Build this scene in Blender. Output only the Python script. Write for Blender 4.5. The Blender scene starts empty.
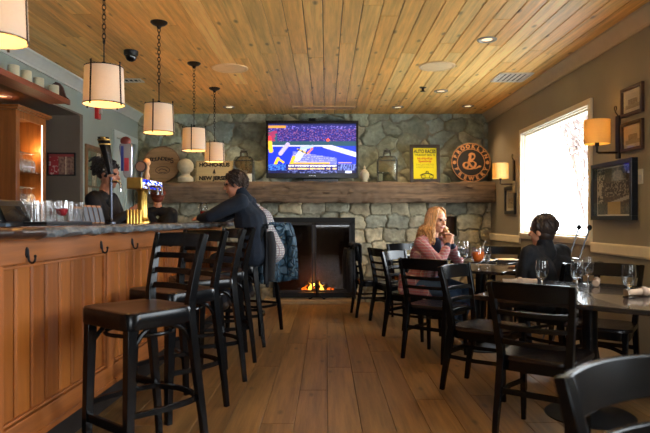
import bpy, math, random
import numpy as np
from mathutils import Vector, Matrix, noise
random.seed(7)
S = bpy.context.scene
COL = S.collection
PI = math.pi

# ------------------------------------------------------------------ camera geometry
F, CX, CY, HC = 590.0, 326.0, 219.0, 1.2
H = 2.75; XR = 2.385; XL = -2.776; YB = 8.71; YLOW = 8.53; YF = -2.6
def PX(px, Y): return (px-CX)*Y/F
def PZ(py, Y): return HC-(py-CY)*Y/F
def at(px, py, Y): return Vector((PX(px, Y), Y, PZ(py, Y)))
def YC(py): return F*(H-HC)/(CY-py)
def YR(px): return F*XR/(px-CX)
def YLf(px): return F*XL/(px-CX)

def lin(c):
    return tuple(((v/255)/12.92 if v/255 <= .04045 else ((v/255+.055)/1.055)**2.4) for v in c)

# ------------------------------------------------------------------ materials
MATS = {}
def new_mat(name):
    m = bpy.data.materials.new(name); m.use_nodes = True
    return m, m.node_tree.nodes, m.node_tree.links, m.node_tree.nodes['Principled BSDF']
def mat(name, rgb, rough=.6, metal=0, var=.12, scale=12, bump=0, bscale=80, stretch=None, emit=None, estr=0, trans=0, ior=1.45, coat=0, spec=.5):
    if name in MATS: return MATS[name]
    m, N, L, P = new_mat(name)
    c = lin(rgb)
    P.inputs['Roughness'].default_value = rough; P.inputs['Metallic'].default_value = metal
    P.inputs['Transmission Weight'].default_value = trans; P.inputs['IOR'].default_value = ior
    P.inputs['Coat Weight'].default_value = coat
    P.inputs['Specular IOR Level'].default_value = spec
    tc = N.new('ShaderNodeTexCoord'); mp = N.new('ShaderNodeMapping')
    if stretch: mp.inputs['Scale'].default_value = stretch
    L.new(tc.outputs['Object'], mp.inputs['Vector'])
    if var > 0:
        n = N.new('ShaderNodeTexNoise'); n.inputs['Scale'].default_value = scale; n.inputs['Detail'].default_value = 4
        L.new(mp.outputs[0], n.inputs['Vector'])
        r = N.new('ShaderNodeValToRGB')
        r.color_ramp.elements[0].position = .3; r.color_ramp.elements[1].position = .7
        r.color_ramp.elements[0].color = (*[v*(1-var) for v in c], 1); r.color_ramp.elements[1].color = (*[min(1, v*(1+var)) for v in c], 1)
        L.new(n.outputs['Fac'], r.inputs[0]); L.new(r.outputs[0], P.inputs['Base Color'])
    else: P.inputs['Base Color'].default_value = (*c, 1)
    if bump > 0:
        n2 = N.new('ShaderNodeTexNoise'); n2.inputs['Scale'].default_value = bscale; n2.inputs['Detail'].default_value = 3
        L.new(mp.outputs[0], n2.inputs['Vector'])
        b = N.new('ShaderNodeBump'); b.inputs['Strength'].default_value = bump; b.inputs['Distance'].default_value = .01
        L.new(n2.outputs['Fac'], b.inputs['Height']); L.new(b.outputs[0], P.inputs['Normal'])
    if emit:
        P.inputs['Emission Color'].default_value = (*lin(emit), 1); P.inputs['Emission Strength'].default_value = estr
    MATS[name] = m
    return m

def attr_mat(name, rough=.7, grain=None, bump=.2, bscale=60, knots=False, emit=0, spec=.5, coat=0, streak=.35):
    """base colour from the mesh's per-board / per-stone colour, with grain"""
    m, N, L, P = new_mat(name)
    a = N.new('ShaderNodeAttribute'); a.attribute_name = 'Col'
    P.inputs['Roughness'].default_value = rough; P.inputs['Specular IOR Level'].default_value = spec; P.inputs['Coat Weight'].default_value = coat
    P.inputs['Coat Roughness'].default_value = .25
    tc = N.new('ShaderNodeTexCoord'); mp = N.new('ShaderNodeMapping')
    L.new(tc.outputs['Object'], mp.inputs['Vector'])
    if grain: mp.inputs['Scale'].default_value = grain
    # shift the grain by the board colour, so that neighbours differ
    add = N.new('ShaderNodeVectorMath'); add.operation = 'MULTIPLY_ADD'
    L.new(a.outputs['Color'], add.inputs[0]); add.inputs[1].default_value = (70, 90, 40); L.new(mp.outputs[0], add.inputs[2])
    n = N.new('ShaderNodeTexNoise'); n.inputs['Scale'].default_value = 1 if grain else 14; n.inputs['Detail'].default_value = 6; n.inputs['Roughness'].default_value = .65
    L.new(add.outputs[0] if grain else mp.outputs[0], n.inputs['Vector'])
    mr = N.new('ShaderNodeMapRange'); mr.inputs['From Min'].default_value = .3; mr.inputs['From Max'].default_value = .7
    mr.inputs['To Min'].default_value = 1-streak; mr.inputs['To Max'].default_value = 1+streak*.6
    L.new(n.outputs['Fac'], mr.inputs['Value'])
    mul = N.new('ShaderNodeVectorMath'); mul.operation = 'SCALE'
    L.new(a.outputs['Color'], mul.inputs[0]); L.new(mr.outputs[0], mul.inputs['Scale'])
    out = mul.outputs[0]
    if knots:
        mp2 = N.new('ShaderNodeMapping'); mp2.inputs['Scale'].default_value = (3.3, 1.3, 1)
        L.new(tc.outputs['Object'], mp2.inputs['Vector'])
        add2 = N.new('ShaderNodeVectorMath'); add2.operation = 'MULTIPLY_ADD'
        L.new(a.outputs['Color'], add2.inputs[0]); add2.inputs[1].default_value = (37, 53, 11); L.new(mp2.outputs[0], add2.inputs[2])
        v = N.new('ShaderNodeTexVoronoi'); v.voronoi_dimensions = '2D'; v.inputs['Scale'].default_value = 1
        L.new(add2.outputs[0], v.inputs['Vector'])
        k = N.new('ShaderNodeMapRange'); k.inputs['From Min'].default_value = .02; k.inputs['From Max'].default_value = .075
        k.inputs['To Min'].default_value = .38; k.inputs['To Max'].default_value = 1
        L.new(v.outputs['Distance'], k.inputs['Value'])
        m2 = N.new('ShaderNodeVectorMath'); m2.operation = 'SCALE'; L.new(out, m2.inputs[0]); L.new(k.outputs[0], m2.inputs['Scale'])
        out = m2.outputs[0]
    L.new(out, P.inputs['Base Color'])
    if bump:
        b = N.new('ShaderNodeBump'); b.inputs['Strength'].default_value = bump; b.inputs['Distance'].default_value = .01
        n3 = N.new('ShaderNodeTexNoise'); n3.inputs['Scale'].default_value = bscale; n3.inputs['Detail'].default_value = 4
        L.new(mp.outputs[0], n3.inputs['Vector']) if not grain else L.new(tc.outputs['Object'], n3.inputs['Vector'])
        L.new(n3.outputs['Fac'] if not grain else n.outputs['Fac'], b.inputs['Height']); L.new(b.outputs[0], P.inputs['Normal'])
    if emit:
        L.new(a.outputs['Color'], P.inputs['Emission Color']); P.inputs['Emission Strength'].default_value = emit
    MATS[name] = m
    return m

def wood(name, rgb, axis=1, rough=.45, streak=.35, coat=0):
    if name in MATS: return MATS[name]
    m, N, L, P = new_mat(name); c = lin(rgb)
    P.inputs['Roughness'].default_value = rough; P.inputs['Coat Weight'].default_value = coat
    tc = N.new('ShaderNodeTexCoord'); mp = N.new('ShaderNodeMapping')
    sc = [28, 28, 28]; sc[axis] = 1.6; mp.inputs['Scale'].default_value = sc
    L.new(tc.outputs['Object'], mp.inputs['Vector'])
    n = N.new('ShaderNodeTexNoise'); n.inputs['Scale'].default_value = 1; n.inputs['Detail'].default_value = 6; n.inputs['Roughness'].default_value = .6
    L.new(mp.outputs[0], n.inputs['Vector'])
    r = N.new('ShaderNodeValToRGB'); r.color_ramp.elements[0].position = .3; r.color_ramp.elements[1].position = .72
    r.color_ramp.elements[0].color = (*[v*(1-streak) for v in c], 1); r.color_ramp.elements[1].color = (*[min(1, v*(1+streak)) for v in c], 1)
    L.new(n.outputs['Fac'], r.inputs[0]); L.new(r.outputs[0], P.inputs['Base Color'])
    b = N.new('ShaderNodeBump'); b.inputs['Strength'].default_value = .12; b.inputs['Distance'].default_value = .01
    L.new(n.outputs['Fac'], b.inputs['Height']); L.new(b.outputs[0], P.inputs['Normal'])
    MATS[name] = m
    return m

def emis(name, rgb, s):
    if name in MATS: return MATS[name]
    m, N, L, P = new_mat(name)
    P.inputs['Base Color'].default_value = (*lin(rgb), 1); P.inputs['Emission Color'].default_value = (*lin(rgb), 1)
    P.inputs['Emission Strength'].default_value = s
    MATS[name] = m
    return m

def shade_mat(name, rgb, tr=.55):
    m, N, L, P = new_mat(name); N.remove(P); o = N['Material Output']
    d = N.new('ShaderNodeBsdfDiffuse'); t = N.new('ShaderNodeBsdfTranslucent'); mx = N.new('ShaderNodeMixShader')
    tc = N.new('ShaderNodeTexCoord'); w = N.new('ShaderNodeTexNoise'); w.inputs['Scale'].default_value = 120
    r = N.new('ShaderNodeValToRGB'); c = lin(rgb)
    r.color_ramp.elements[0].color = (*[v*.9 for v in c], 1); r.color_ramp.elements[1].color = (*c, 1)
    L.new(tc.outputs['Object'], w.inputs['Vector']); L.new(w.outputs['Fac'], r.inputs[0])
    L.new(r.outputs[0], d.inputs['Color']); L.new(r.outputs[0], t.inputs['Color'])
    mx.inputs[0].default_value = tr; L.new(d.outputs[0], mx.inputs[1]); L.new(t.outputs[0], mx.inputs[2]); L.new(mx.outputs[0], o.inputs['Surface'])
    MATS[name] = m
    return m

def pane_mat(name, gloss=.08, tint=(1, 1, 1)):
    m, N, L, P = new_mat(name); N.remove(P); o = N['Material Output']
    t = N.new('ShaderNodeBsdfTransparent'); t.inputs['Color'].default_value = (*tint, 1)
    g = N.new('ShaderNodeBsdfGlossy'); g.inputs['Roughness'].default_value = .03
    mx = N.new('ShaderNodeMixShader'); mx.inputs[0].default_value = gloss
    L.new(t.outputs[0], mx.inputs[1]); L.new(g.outputs[0], mx.inputs[2]); L.new(mx.outputs[0], o.inputs['Surface'])
    MATS[name] = m
    return m

def plaid_mat(name, a, b, c, sc=16):
    m, N, L, P = new_mat(name); P.inputs['Roughness'].default_value = .9
    tc = N.new('ShaderNodeTexCoord'); prev = None
    col = (*lin(a), 1)
    def band(axis, freq, lo, phase=0):
        w = N.new('ShaderNodeTexWave'); w.bands_direction = axis; w.inputs['Scale'].default_value = freq; w.inputs['Phase Offset'].default_value = phase; w.inputs['Distortion'].default_value = .6
        L.new(tc.outputs['Object'], w.inputs['Vector'])
        r = N.new('ShaderNodeMapRange'); r.inputs['From Min'].default_value = lo; r.inputs['From Max'].default_value = min(1, lo+.12)
        L.new(w.outputs['Fac'], r.inputs['Value']); return r.outputs[0]
    for ax, fr, lo, cc, f in (('Z', sc*.32, .55, b, .75), ('X', sc*.32, .55, b, .6), ('Y', sc*.32, .6, b, .4), ('Z', sc*.32, .9, c, .8), ('X', sc*.32, .9, c, .8)):
        mx = N.new('ShaderNodeMix'); mx.data_type = 'RGBA'
        s = N.new('ShaderNodeMath'); s.operation = 'MULTIPLY'; s.inputs[1].default_value = f; L.new(band(ax, fr, lo), s.inputs[0])
        L.new(s.outputs[0], mx.inputs[0])
        if prev is None: mx.inputs[6].default_value = col
        else: L.new(prev, mx.inputs[6])
        mx.inputs[7].default_value = (*lin(cc), 1); prev = mx.outputs[2]
    L.new(prev, P.inputs['Base Color'])
    MATS[name] = m
    return m

def quilt_mat(name, rgb):
    m, N, L, P = new_mat(name); P.inputs['Roughness'].default_value = .5
    c = lin(rgb); P.inputs['Base Color'].default_value = (*c, 1)
    tc = N.new('ShaderNodeTexCoord'); mp = N.new('ShaderNodeMapping'); L.new(tc.outputs['Object'], mp.inputs['Vector'])
    mp.inputs['Scale'].default_value = (13, 13, 13)
    v = N.new('ShaderNodeTexVoronoi'); v.feature = 'DISTANCE_TO_EDGE'; v.inputs['Scale'].default_value = 1
    L.new(mp.outputs[0], v.inputs['Vector'])
    r = N.new('ShaderNodeMapRange'); r.inputs['From Max'].default_value = .14; L.new(v.outputs['Distance'], r.inputs['Value'])
    b = N.new('ShaderNodeBump'); b.inputs['Strength'].default_value = .9; b.inputs['Distance'].default_value = .02
    L.new(r.outputs[0], b.inputs['Height']); L.new(b.outputs[0], P.inputs['Normal'])
    mx = N.new('ShaderNodeMix'); mx.data_type = 'RGBA'; mx.inputs[6].default_value = (*[x*.35 for x in c], 1); mx.inputs[7].default_value = (*c, 1)
    L.new(r.outputs[0], mx.inputs[0]); L.new(mx.outputs[2], P.inputs['Base Color'])
    MATS[name] = m
    return m

BLACKWOOD = mat('black_lacquered_wood', (10, 11, 13), rough=.22, var=.25, scale=8, coat=0, spec=.3)
DSEAT = wood('black_brown_seat', (30, 24, 22), axis=1, rough=.25, streak=.35)
SEATWOOD = wood('dark_seat_wood', (52, 35, 27), axis=1, rough=.36, streak=.4, coat=.2)
TABLETOP = mat('dark_tabletop', (36, 33, 32), rough=.16, var=.3, scale=9, coat=.5)
IRON = mat('black_iron', (26, 25, 26), rough=.45, metal=.6, var=.2, scale=20)
CHROME = mat('chrome', (200, 202, 206), rough=.15, metal=1, var=.05)
GUN = mat('dull_steel', (110, 114, 120), rough=.35, metal=.8, var=.1)
BRASS = mat('polished_brass', (214, 172, 88), rough=.32, metal=1, var=.08, scale=30)
GLASS = mat('clear_glass', (250, 252, 252), rough=.0, trans=1, var=0, ior=1.45)
WATER = mat('water', (225, 235, 240), rough=.0, trans=.85, var=0, ior=1.33)
ICE = mat('ice', (236, 240, 244), rough=.25, trans=.7, var=.05, ior=1.31)
ORANGE = mat('orange_spritz', (255, 122, 50), rough=.15, trans=.0, var=.08, scale=30, ior=1.34, emit=None)
REDWINE = mat('red_drink', (170, 36, 50), rough=.1, trans=.0, var=.1, ior=1.34)
CREAM = mat('cream_ceramic', (205, 195, 165), rough=.35, var=.08)
WAX = mat('cream_wax', (236, 230, 198), rough=.55, var=.06)
WHITE = mat('white_paint', (205, 203, 196), rough=.55, var=.05)
NAPKIN = mat('linen_napkin', (142, 118, 96), rough=.9, var=.1, scale=60, bump=.3, bscale=200)
PAPERW = mat('paper', (214, 206, 190), rough=.8, var=.06)
def thin_glass(name, lo=.04, hi=.75, white=0.0):
    m, N, L, P = new_mat(name); N.remove(P); o = N['Material Output']
    t = N.new('ShaderNodeBsdfTransparent'); g = N.new('ShaderNodeBsdfGlossy'); g.inputs['Roughness'].default_value = .04
    lw = N.new('ShaderNodeLayerWeight'); lw.inputs['Blend'].default_value = .25
    mr = N.new('ShaderNodeMapRange'); mr.inputs['To Min'].default_value = lo; mr.inputs['To Max'].default_value = hi
    mx = N.new('ShaderNodeMixShader'); L.new(lw.outputs['Facing'], mr.inputs['Value']); L.new(mr.outputs[0], mx.inputs[0])
    L.new(t.outputs[0], mx.inputs[1])
    if white:
        d = N.new('ShaderNodeBsdfDiffuse'); d.inputs['Color'].default_value = (.8, .82, .82, 1); m2 = N.new('ShaderNodeMixShader'); m2.inputs[0].default_value = white
        L.new(g.outputs[0], m2.inputs[1]); L.new(d.outputs[0], m2.inputs[2]); L.new(m2.outputs[0], mx.inputs[2])
    else: L.new(g.outputs[0], mx.inputs[2])
    L.new(mx.outputs[0], o.inputs['Surface']); MATS[name] = m
    return m
THIN = thin_glass('thin_drink_glass'); THINW = thin_glass('lit_rack_glass', .10, .8, .55); THINT = thin_glass('tumbler_glass', .05, .9, .06)  # rack glass: white diffuse stands in for the cabinet light it would catch
SHADE = shade_mat('linen_shade', (246, 240, 228), .36)
SHADEW = shade_mat('warm_shade', (250, 226, 160), .5)
BULB = emis('warm_bulb', (255, 196, 110), 22)
CAN = emis('downlight_lens', (255, 225, 180), 1.2)
LED = emis('led_strip', (255, 214, 190), 4)
PANE = pane_mat('window_pane', .05)
DOORGLASS = pane_mat('smoked_fire_glass', .035, (.5, .46, .44))
FRAMEGLASS = pane_mat('frame_glass', .10)
SKIN = mat('skin', (205, 150, 122), rough=.5, var=.05, scale=25)
SKIN2 = mat('tan_skin', (178, 122, 96), rough=.5, var=.05, scale=25)
LIP = mat('lips', (170, 80, 75), rough=.4, var=.05)
EYE = mat('eyes', (40, 30, 28), rough=.2, var=0)
ATTRPIC = attr_mat('printed_picture', rough=.6, bump=0, streak=.05)
STONE = attr_mat('field_stone', rough=.85, bump=.9, bscale=35, streak=.32)
CEILWOOD = attr_mat('pine_ceiling_boards', rough=.5, grain=(26, 1.5, 1), bump=.08, knots=True, spec=.35, streak=.34)
FLOORWOOD = attr_mat('oak_floor_boards', rough=.40, grain=(20, 1.2, 1), bump=.2, knots=True, spec=.45, streak=.55)
PANELWOOD = attr_mat('cherry_panel_boards', rough=.5, spec=.3, grain=(30, 30, 1.6), bump=.06, streak=.18)
SCREEN = attr_mat('screen_picture', rough=.2, bump=0, emit=1.0, streak=.0)
BEAM = wood('rough_oak_beam', (112, 92, 72), axis=0, rough=.9, streak=.55)

# ------------------------------------------------------------------ mesh builder
class MB:
    def __init__(s): s.v = []; s.f = []; s.c = []; s.m = []; s.col = (1, 1, 1); s.mi = 0
    def face(s, idx): s.f.append(tuple(idx)); s.c.append(s.col); s.m.append(s.mi)
    def add(s, vs, fs, M=None):
        o = len(s.v)
        for p in vs: s.v.append(tuple(M @ Vector(p)) if M is not None else tuple(p))
        for f in fs: s.face([o+i for i in f])
    def box(s, c, d, M=None, rz=0, R=None):
        x, y, z = d[0]/2, d[1]/2, d[2]/2
        vs = [(-x, -y, -z), (x, -y, -z), (x, y, -z), (-x, y, -z), (-x, -y, z), (x, -y, z), (x, y, z), (-x, y, z)]
        T = Matrix.Translation(c) @ (R.to_4x4() if R is not None else Matrix.Rotation(rz, 4, 'Z'))
        if M is not None: T = M @ T
        s.add(vs, [(0, 3, 2, 1), (4, 5, 6, 7), (0, 1, 5, 4), (1, 2, 6, 5), (2, 3, 7, 6), (3, 0, 4, 7)], T)
    def bb(s, x0, x1, y0, y1, z0, z1, **k): s.box(((x0+x1)/2, (y0+y1)/2, (z0+z1)/2), (x1-x0, y1-y0, z1-z0), **k)
    def rings(s, rings, closed=True, cap=True, M=None):
        n = len(rings[0]); fs = []
        vs = [p for r in rings for p in r]
        for i in range(len(rings)-1):
            for j in range(n if closed else n-1):
                a = i*n+j; b = i*n+(j+1) % n
                fs.append((a, b, b+n, a+n))
        if cap and closed:
            fs.append(tuple(range(n))[::-1]); fs.append(tuple((len(rings)-1)*n+j for j in range(n)))
        s.add(vs, fs, M)
    def sweep(s, pts, w, h=None, seg=None, up=(0, 0, 1), radii=None, closed=False, M=None):
        """rectangular (w x h) or round (seg) section along a path"""
        pts = [Vector(p) for p in pts]; n = len(pts); rings = []
        up = Vector(up); prev = None
        for i, p in enumerate(pts):
            if closed: t = (pts[(i+1) % n]-pts[i-1])
            else: t = (pts[min(i+1, n-1)]-pts[max(i-1, 0)])
            t.normalize()
            u = up if abs(t.dot(up)) < .97 else Vector((1, 0, 0))
            a = t.cross(u).normalized()
            if prev is not None and seg and a.dot(prev) < 0: a = -a
            prev = a; b = a.cross(t).normalized()
            r = radii[i] if radii else 1
            if seg: rings.append([p+a*math.cos(2*PI*k/seg)*w*r+b*math.sin(2*PI*k/seg)*w*r for k in range(seg)])
            else: rings.append([p+a*sx*w*r/2+b*sy*h*r/2 for sx, sy in ((-1, -1), (1, -1), (1, 1), (-1, 1))])
        if closed: rings.append(rings[0])
        s.rings(rings, cap=not closed, M=M)
    def lathe(s, prof, seg=20, c=(0, 0, 0), M=None, cap=True, sx=1, sy=1):
        rings = [[(c[0]+r*math.cos(2*PI*k/seg)*sx, c[1]+r*math.sin(2*PI*k/seg)*sy, c[2]+z) for k in range(seg)] for r, z in prof]
        s.rings(rings, cap=cap, M=M)
    def ball(s, c, r, seg=14, M=None):
        if not hasattr(r, '__len__'): r = (r, r, r)
        n = seg//2
        rings = [[(c[0]+r[0]*math.sin(PI*i/n)*math.cos(2*PI*k/seg), c[1]+r[1]*math.sin(PI*i/n)*math.sin(2*PI*k/seg), c[2]-r[2]*math.cos(PI*i/n)) for k in range(seg)] for i in range(1, n)]
        rings = [[(c[0]+r[0]*.05*math.cos(2*PI*k/seg), c[1]+r[1]*.05*math.sin(2*PI*k/seg), c[2]-r[2]) for k in range(seg)]]+rings+[[(c[0]+r[0]*.05*math.cos(2*PI*k/seg), c[1]+r[1]*.05*math.sin(2*PI*k/seg), c[2]+r[2]) for k in range(seg)]]
        s.rings(rings, M=M)
    def capsule(s, A, ra, B, rb, seg=12):
        A = Vector(A); B = Vector(B); d = B-A; L = d.length
        z = d.normalized() if L > 1e-6 else Vector((0, 0, 1))
        x = z.orthogonal().normalized(); y = z.cross(x)
        rings = []; n = 5
        for i in range(n):
            th = PI/2*(1-i/n)*.98; rings.append((A-z*ra*math.sin(th), ra*math.cos(th)))
        rings.append((A, ra)); rings.append((B, rb))
        for i in range(1, n+1):
            th = PI/2*i/n*.98; rings.append((B+z*rb*math.sin(th), rb*math.cos(th)))
        s.rings([[c+x*r*math.cos(2*PI*k/seg)+y*r*math.sin(2*PI*k/seg) for k in range(seg)] for c, r in rings])
    def prism(s, poly, z0, z1, M=None, plane='XY'):
        n = len(poly)
        f = (lambda x, y, z: (x, y, z)) if plane == 'XY' else (lambda x, y, z: (x, z, y)) if plane == 'XZ' else (lambda x, y, z: (z, x, y))
        vs = [f(x, y, z0) for x, y in poly]+[f(x, y, z1) for x, y in poly]
        fs = [tuple(range(n))[::-1], tuple(range(n, 2*n))]+[(i, (i+1) % n, n+(i+1) % n, n+i) for i in range(n)]
        s.add(vs, fs, M)
    def build(s, name, m, parent=None, smooth=35, bevel=0, loc=None, rot=None, fixn=True):
        me = bpy.data.meshes.new(name); me.from_pydata(s.v, [], s.f)
        ms = m if isinstance(m, (list, tuple)) else [m]
        for x in ms: me.materials.append(x)
        if len(ms) > 1: me.polygons.foreach_set('material_index', s.m)
        a = me.color_attributes.new('Col', 'FLOAT_COLOR', 'CORNER')
        buf = []
        for p, c in zip(me.polygons, s.c): buf += [c[0], c[1], c[2], 1.0]*p.loop_total
        a.data.foreach_set('color', buf)
        if fixn:
            import bmesh
            bm = bmesh.new(); bm.from_mesh(me); bmesh.ops.recalc_face_normals(bm, faces=bm.faces); bm.to_mesh(me); bm.free()
        if smooth:
            me.polygons.foreach_set('use_smooth', [True]*len(me.polygons))
            me.set_sharp_from_angle(angle=math.radians(smooth))
        me.update()
        o = bpy.data.objects.new(name, me); COL.objects.link(o)
        if parent: o.parent = parent
        if loc is not None: o.location = loc
        if rot is not None: o.rotation_euler = rot
        if bevel:
            b = o.modifiers.new('b', 'BEVEL'); b.width = bevel; b.segments = 2; b.limit_method = 'ANGLE'
        return o

def tag(o, label=None, cat=None, group=None, kind=None):
    if label: o['label'] = label
    if cat: o['category'] = cat
    if group: o['group'] = group
    if kind: o['kind'] = kind
    return o
def thing(name, label, cat, loc=(0, 0, 0), rz=0, group=None):
    o = bpy.data.objects.new(name, None); COL.objects.link(o); o.empty_display_size = .1
    o.location = loc; o.rotation_euler = (0, 0, rz)
    return tag(o, label, cat, group)
def struct(o): o['kind'] = 'structure'; return o
def kids(o): return [c for c in COL.objects if c.parent == o]
def copy_tree(o, parent=None):
    c = o.copy(); COL.objects.link(c)
    if parent: c.parent = parent
    for ch in kids(o): copy_tree(ch, c)
    return c
def place(o, loc, rz, label, group=None):
    o.location = loc; o.rotation_euler = (0, 0, rz); o['label'] = label
    if group: o['group'] = group
    return o
def frot(fx, fy): return math.atan2(-fx, fy)      # turns local +Y to face (fx, fy)

def lettering(parent, text, size, mtl, loc, rot=(PI/2, 0, 0), name='lettering', bold=.0, ext=.002, sx=1):
    cu = bpy.data.curves.new(name, 'FONT'); cu.body = text; cu.size = size; cu.align_x = 'CENTER'; cu.align_y = 'CENTER'
    cu.extrude = ext; cu.offset = bold
    t = bpy.data.objects.new(name, cu); COL.objects.link(t)
    dg = bpy.context.evaluated_depsgraph_get(); me = bpy.data.meshes.new_from_object(t.evaluated_get(dg))
    bpy.data.objects.remove(t)
    me.materials.clear(); me.materials.append(mtl)
    o = bpy.data.objects.new(name, me); COL.objects.link(o); o.parent = parent; o.location = loc; o.rotation_euler = rot; o.scale = (sx, 1, 1)
    return o

def picture(parent, name, w, h, nx, ny, fn, mtl, loc=(0, 0, 0), rot=(0, 0, 0)):
    """flat printed sheet in the local XZ plane facing -Y; fn(u, v) gives sRGB, v from the top"""
    b = MB()
    for j in range(ny+1):
        for i in range(nx+1): b.v.append(((i/nx-.5)*w, 0, (.5-j/ny)*h))
    for j in range(ny):
        for i in range(nx):
            b.col = lin(fn((i+.5)/nx, (j+.5)/ny)); a = j*(nx+1)+i
            b.face((a, a+nx+1, a+nx+2, a+1))
    return b.build(name, mtl, parent, smooth=0, loc=loc, rot=rot, fixn=False)

def frame_ring(b, w, h, t, d, y=0):
    """rectangular frame: outer w x h, bar t wide, depth d, in XZ plane, front at y"""
    b.bb(-w/2, w/2, y, y+d, h/2-t, h/2); b.bb(-w/2, w/2, y, y+d, -h/2, -h/2+t)
    b.bb(-w/2, -w/2+t, y, y+d, -h/2+t, h/2-t); b.bb(w/2-t, w/2, y, y+d, -h/2+t, h/2-t)

# ================================================================== ROOM
def boards(b, x0, x1, y0, y1, z, th, w, lmin, lmax, pal, up=True, gap=.003, jit=.15):
    rnd = random.Random(int(w*1000))
    n = int(math.ceil((x1-x0)/w))
    for i in range(n):
        xa = x0+i*w; xb = min(x1, xa+w)-gap
        y = y0-rnd.random()*lmax
        while y < y1:
            L = rnd.uniform(lmin, lmax); ya = max(y, y0); yb = min(y+L, y1)-gap; y += L
            if yb-ya < .02: continue
            c = rnd.choice(pal); k = 1+rnd.uniform(-jit, jit)
            b.col = tuple(v*k for v in lin(c)); s = 1 if up else -1; e = .003
            vs = [(xa, ya, z-s*th), (xb, ya, z-s*th), (xb, yb, z-s*th), (xa, yb, z-s*th),
                  (xa, ya, z-s*e), (xb, ya, z-s*e), (xb, yb, z-s*e), (xa, yb, z-s*e),
                  (xa+e, ya+e*.4, z), (xb-e, ya+e*.4, z), (xb-e, yb-e*.4, z), (xa+e, yb-e*.4, z)]
            b.add(vs, [(0, 1, 5, 4), (1, 2, 6, 5), (2, 3, 7, 6), (3, 0, 4, 7), (4, 5, 9, 8), (5, 6, 10, 9), (6, 7, 11, 10), (7, 4, 8, 11), (8, 9, 10, 11)])
b = MB(); boards(b, -3.5, XR+.02, YF, YB+.1, 0, .02, .195, 1.4, 3.4, [(130, 98, 58), (122, 90, 52), (136, 104, 62), (118, 86, 50), (128, 96, 56)], gap=.002, jit=.10)
b.col = lin((40, 26, 18)); b.bb(-3.5, XR+.02, YF, YB+.1, -.1, -.02)
struct(b.build('floor', FLOORWOOD, smooth=0))
b = MB(); boards(b, XL-.02, XR+.02, YF, YB+.1, H, .02, .146, 1.8, 3.6, [(246, 196, 114), (240, 186, 104), (250, 206, 126), (234, 178, 98), (244, 192, 110)], up=False, gap=.006, jit=.13)
b.col = lin((34, 20, 12)); b.bb(XL-.9, XR+.2, YF, YB+.1, H+.02, H+.1)
struct(b.build('ceiling', CEILWOOD, smooth=0))

WALLR = mat('taupe_wall_paint', (148, 141, 127), rough=.75, var=.04, scale=3, bump=.05, bscale=150)
WALLL = mat('sage_wall_paint', (160, 173, 162), rough=.75, var=.04, scale=3, bump=.05, bscale=150)
WALLD = mat('brown_wall_paint', (108, 97, 84), rough=.75, var=.04, scale=3)
TRIM = mat('cream_trim_paint', (236, 224, 198), rough=.5, var=.04)
CROWNM = mat('crown_trim_paint', (196, 182, 158), rough=.6, var=.04)
CROWNL = mat('pale_crown_paint', (220, 226, 218), rough=.6, var=.04)
# right wall with windows
wz0, wz1 = 1.02, 2.23
wins = [(1.0, 3.6), (5.33, 7.17)]
b = MB(); y = YF-.2
for a, c in wins:
    b.bb(XR, XR+.2, y, a, 0, H); b.bb(XR, XR+.2, a, c, 0, wz0); b.bb(XR, XR+.2, a, c, wz1, H); y = c
b.bb(XR, XR+.2, y, YB+.3, 0, H)
struct(b.build('wall_right', WALLR, smooth=0))
def window_unit(name, y0, y1, mull=0):
    b = MB()
    t = .055
    for (a, c, z0, z1) in ((y0-t, y0, wz0-t, wz1+t), (y1, y1+t, wz0-t, wz1+t), (y0, y1, wz1, wz1+t), (y0, y1, wz0-t, wz0)):
        b.bb(XR-.022, XR, a, c, z0, z1)
    # jamb lining and sash
    b.bb(XR, XR+.06, y0-.001, y0+.012, wz0, wz1); b.bb(XR, XR+.06, y1-.012, y1+.001, wz0, wz1)
    b.bb(XR, XR+.06, y0, y1, wz1-.012, wz1+.001); b.bb(XR-.04, XR+.06, y0-.02, y1+.02, wz0-.02, wz0+.012)
    for (a, c, z0, z1) in ((y0+.012, y0+.03, wz0+.012, wz1-.012), (y1-.03, y1-.012, wz0+.012, wz1-.012), (y0, y1, wz1-.03, wz1-.012), (y0, y1, wz0+.012, wz0+.03)):
        b.bb(XR+.03, XR+.06, a, c, z0, z1)
    for i in range(mull):
        ym = y0+(y1-y0)*(i+1)/(mull+1); b.bb(XR+.03, XR+.06, ym-.02, ym+.02, wz0, wz1)
    o = struct(b.build(name, TRIM, smooth=0, bevel=.002))
    g = MB(); g.bb(XR+.043, XR+.047, y0+.03, y1-.03, wz0+.03, wz1-.03)
    g.build('glass_pane', PANE, o, smooth=0)
window_unit('window_1', 5.33, 7.17)
window_unit('window_2', 1.0, 3.6, 1)
# front wall behind the camera with a window band
fw = (-.5, .9)
b = MB(); b.bb(-3.5, fw[0], YF-.2, YF, 0, H); b.bb(fw[1], XR, YF-.2, YF, 0, H); b.bb(fw[0], fw[1], YF-.2, YF, 0, .9); b.bb(fw[0], fw[1], YF-.2, YF, 2.3, H)
struct(b.build('wall_front', WALLR, smooth=0))
b = MB(); 
for x0, x1, z0, z1 in ((fw[0], fw[1], .9, .95), (fw[0], fw[1], 2.25, 2.3), (fw[0], fw[0]+.05, .9, 2.3), (fw[1]-.05, fw[1], .9, 2.3), (.18, .22, .9, 2.3)): b.bb(x0, x1, YF-.12, YF-.06, z0, z1)
o = struct(b.build('window_3', TRIM, smooth=0))
g = MB(); g.bb(fw[0]+.05, fw[1]-.05, YF-.095, YF-.09, .95, 2.25); g.build('glass_pane', PANE, o, smooth=0)
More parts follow.
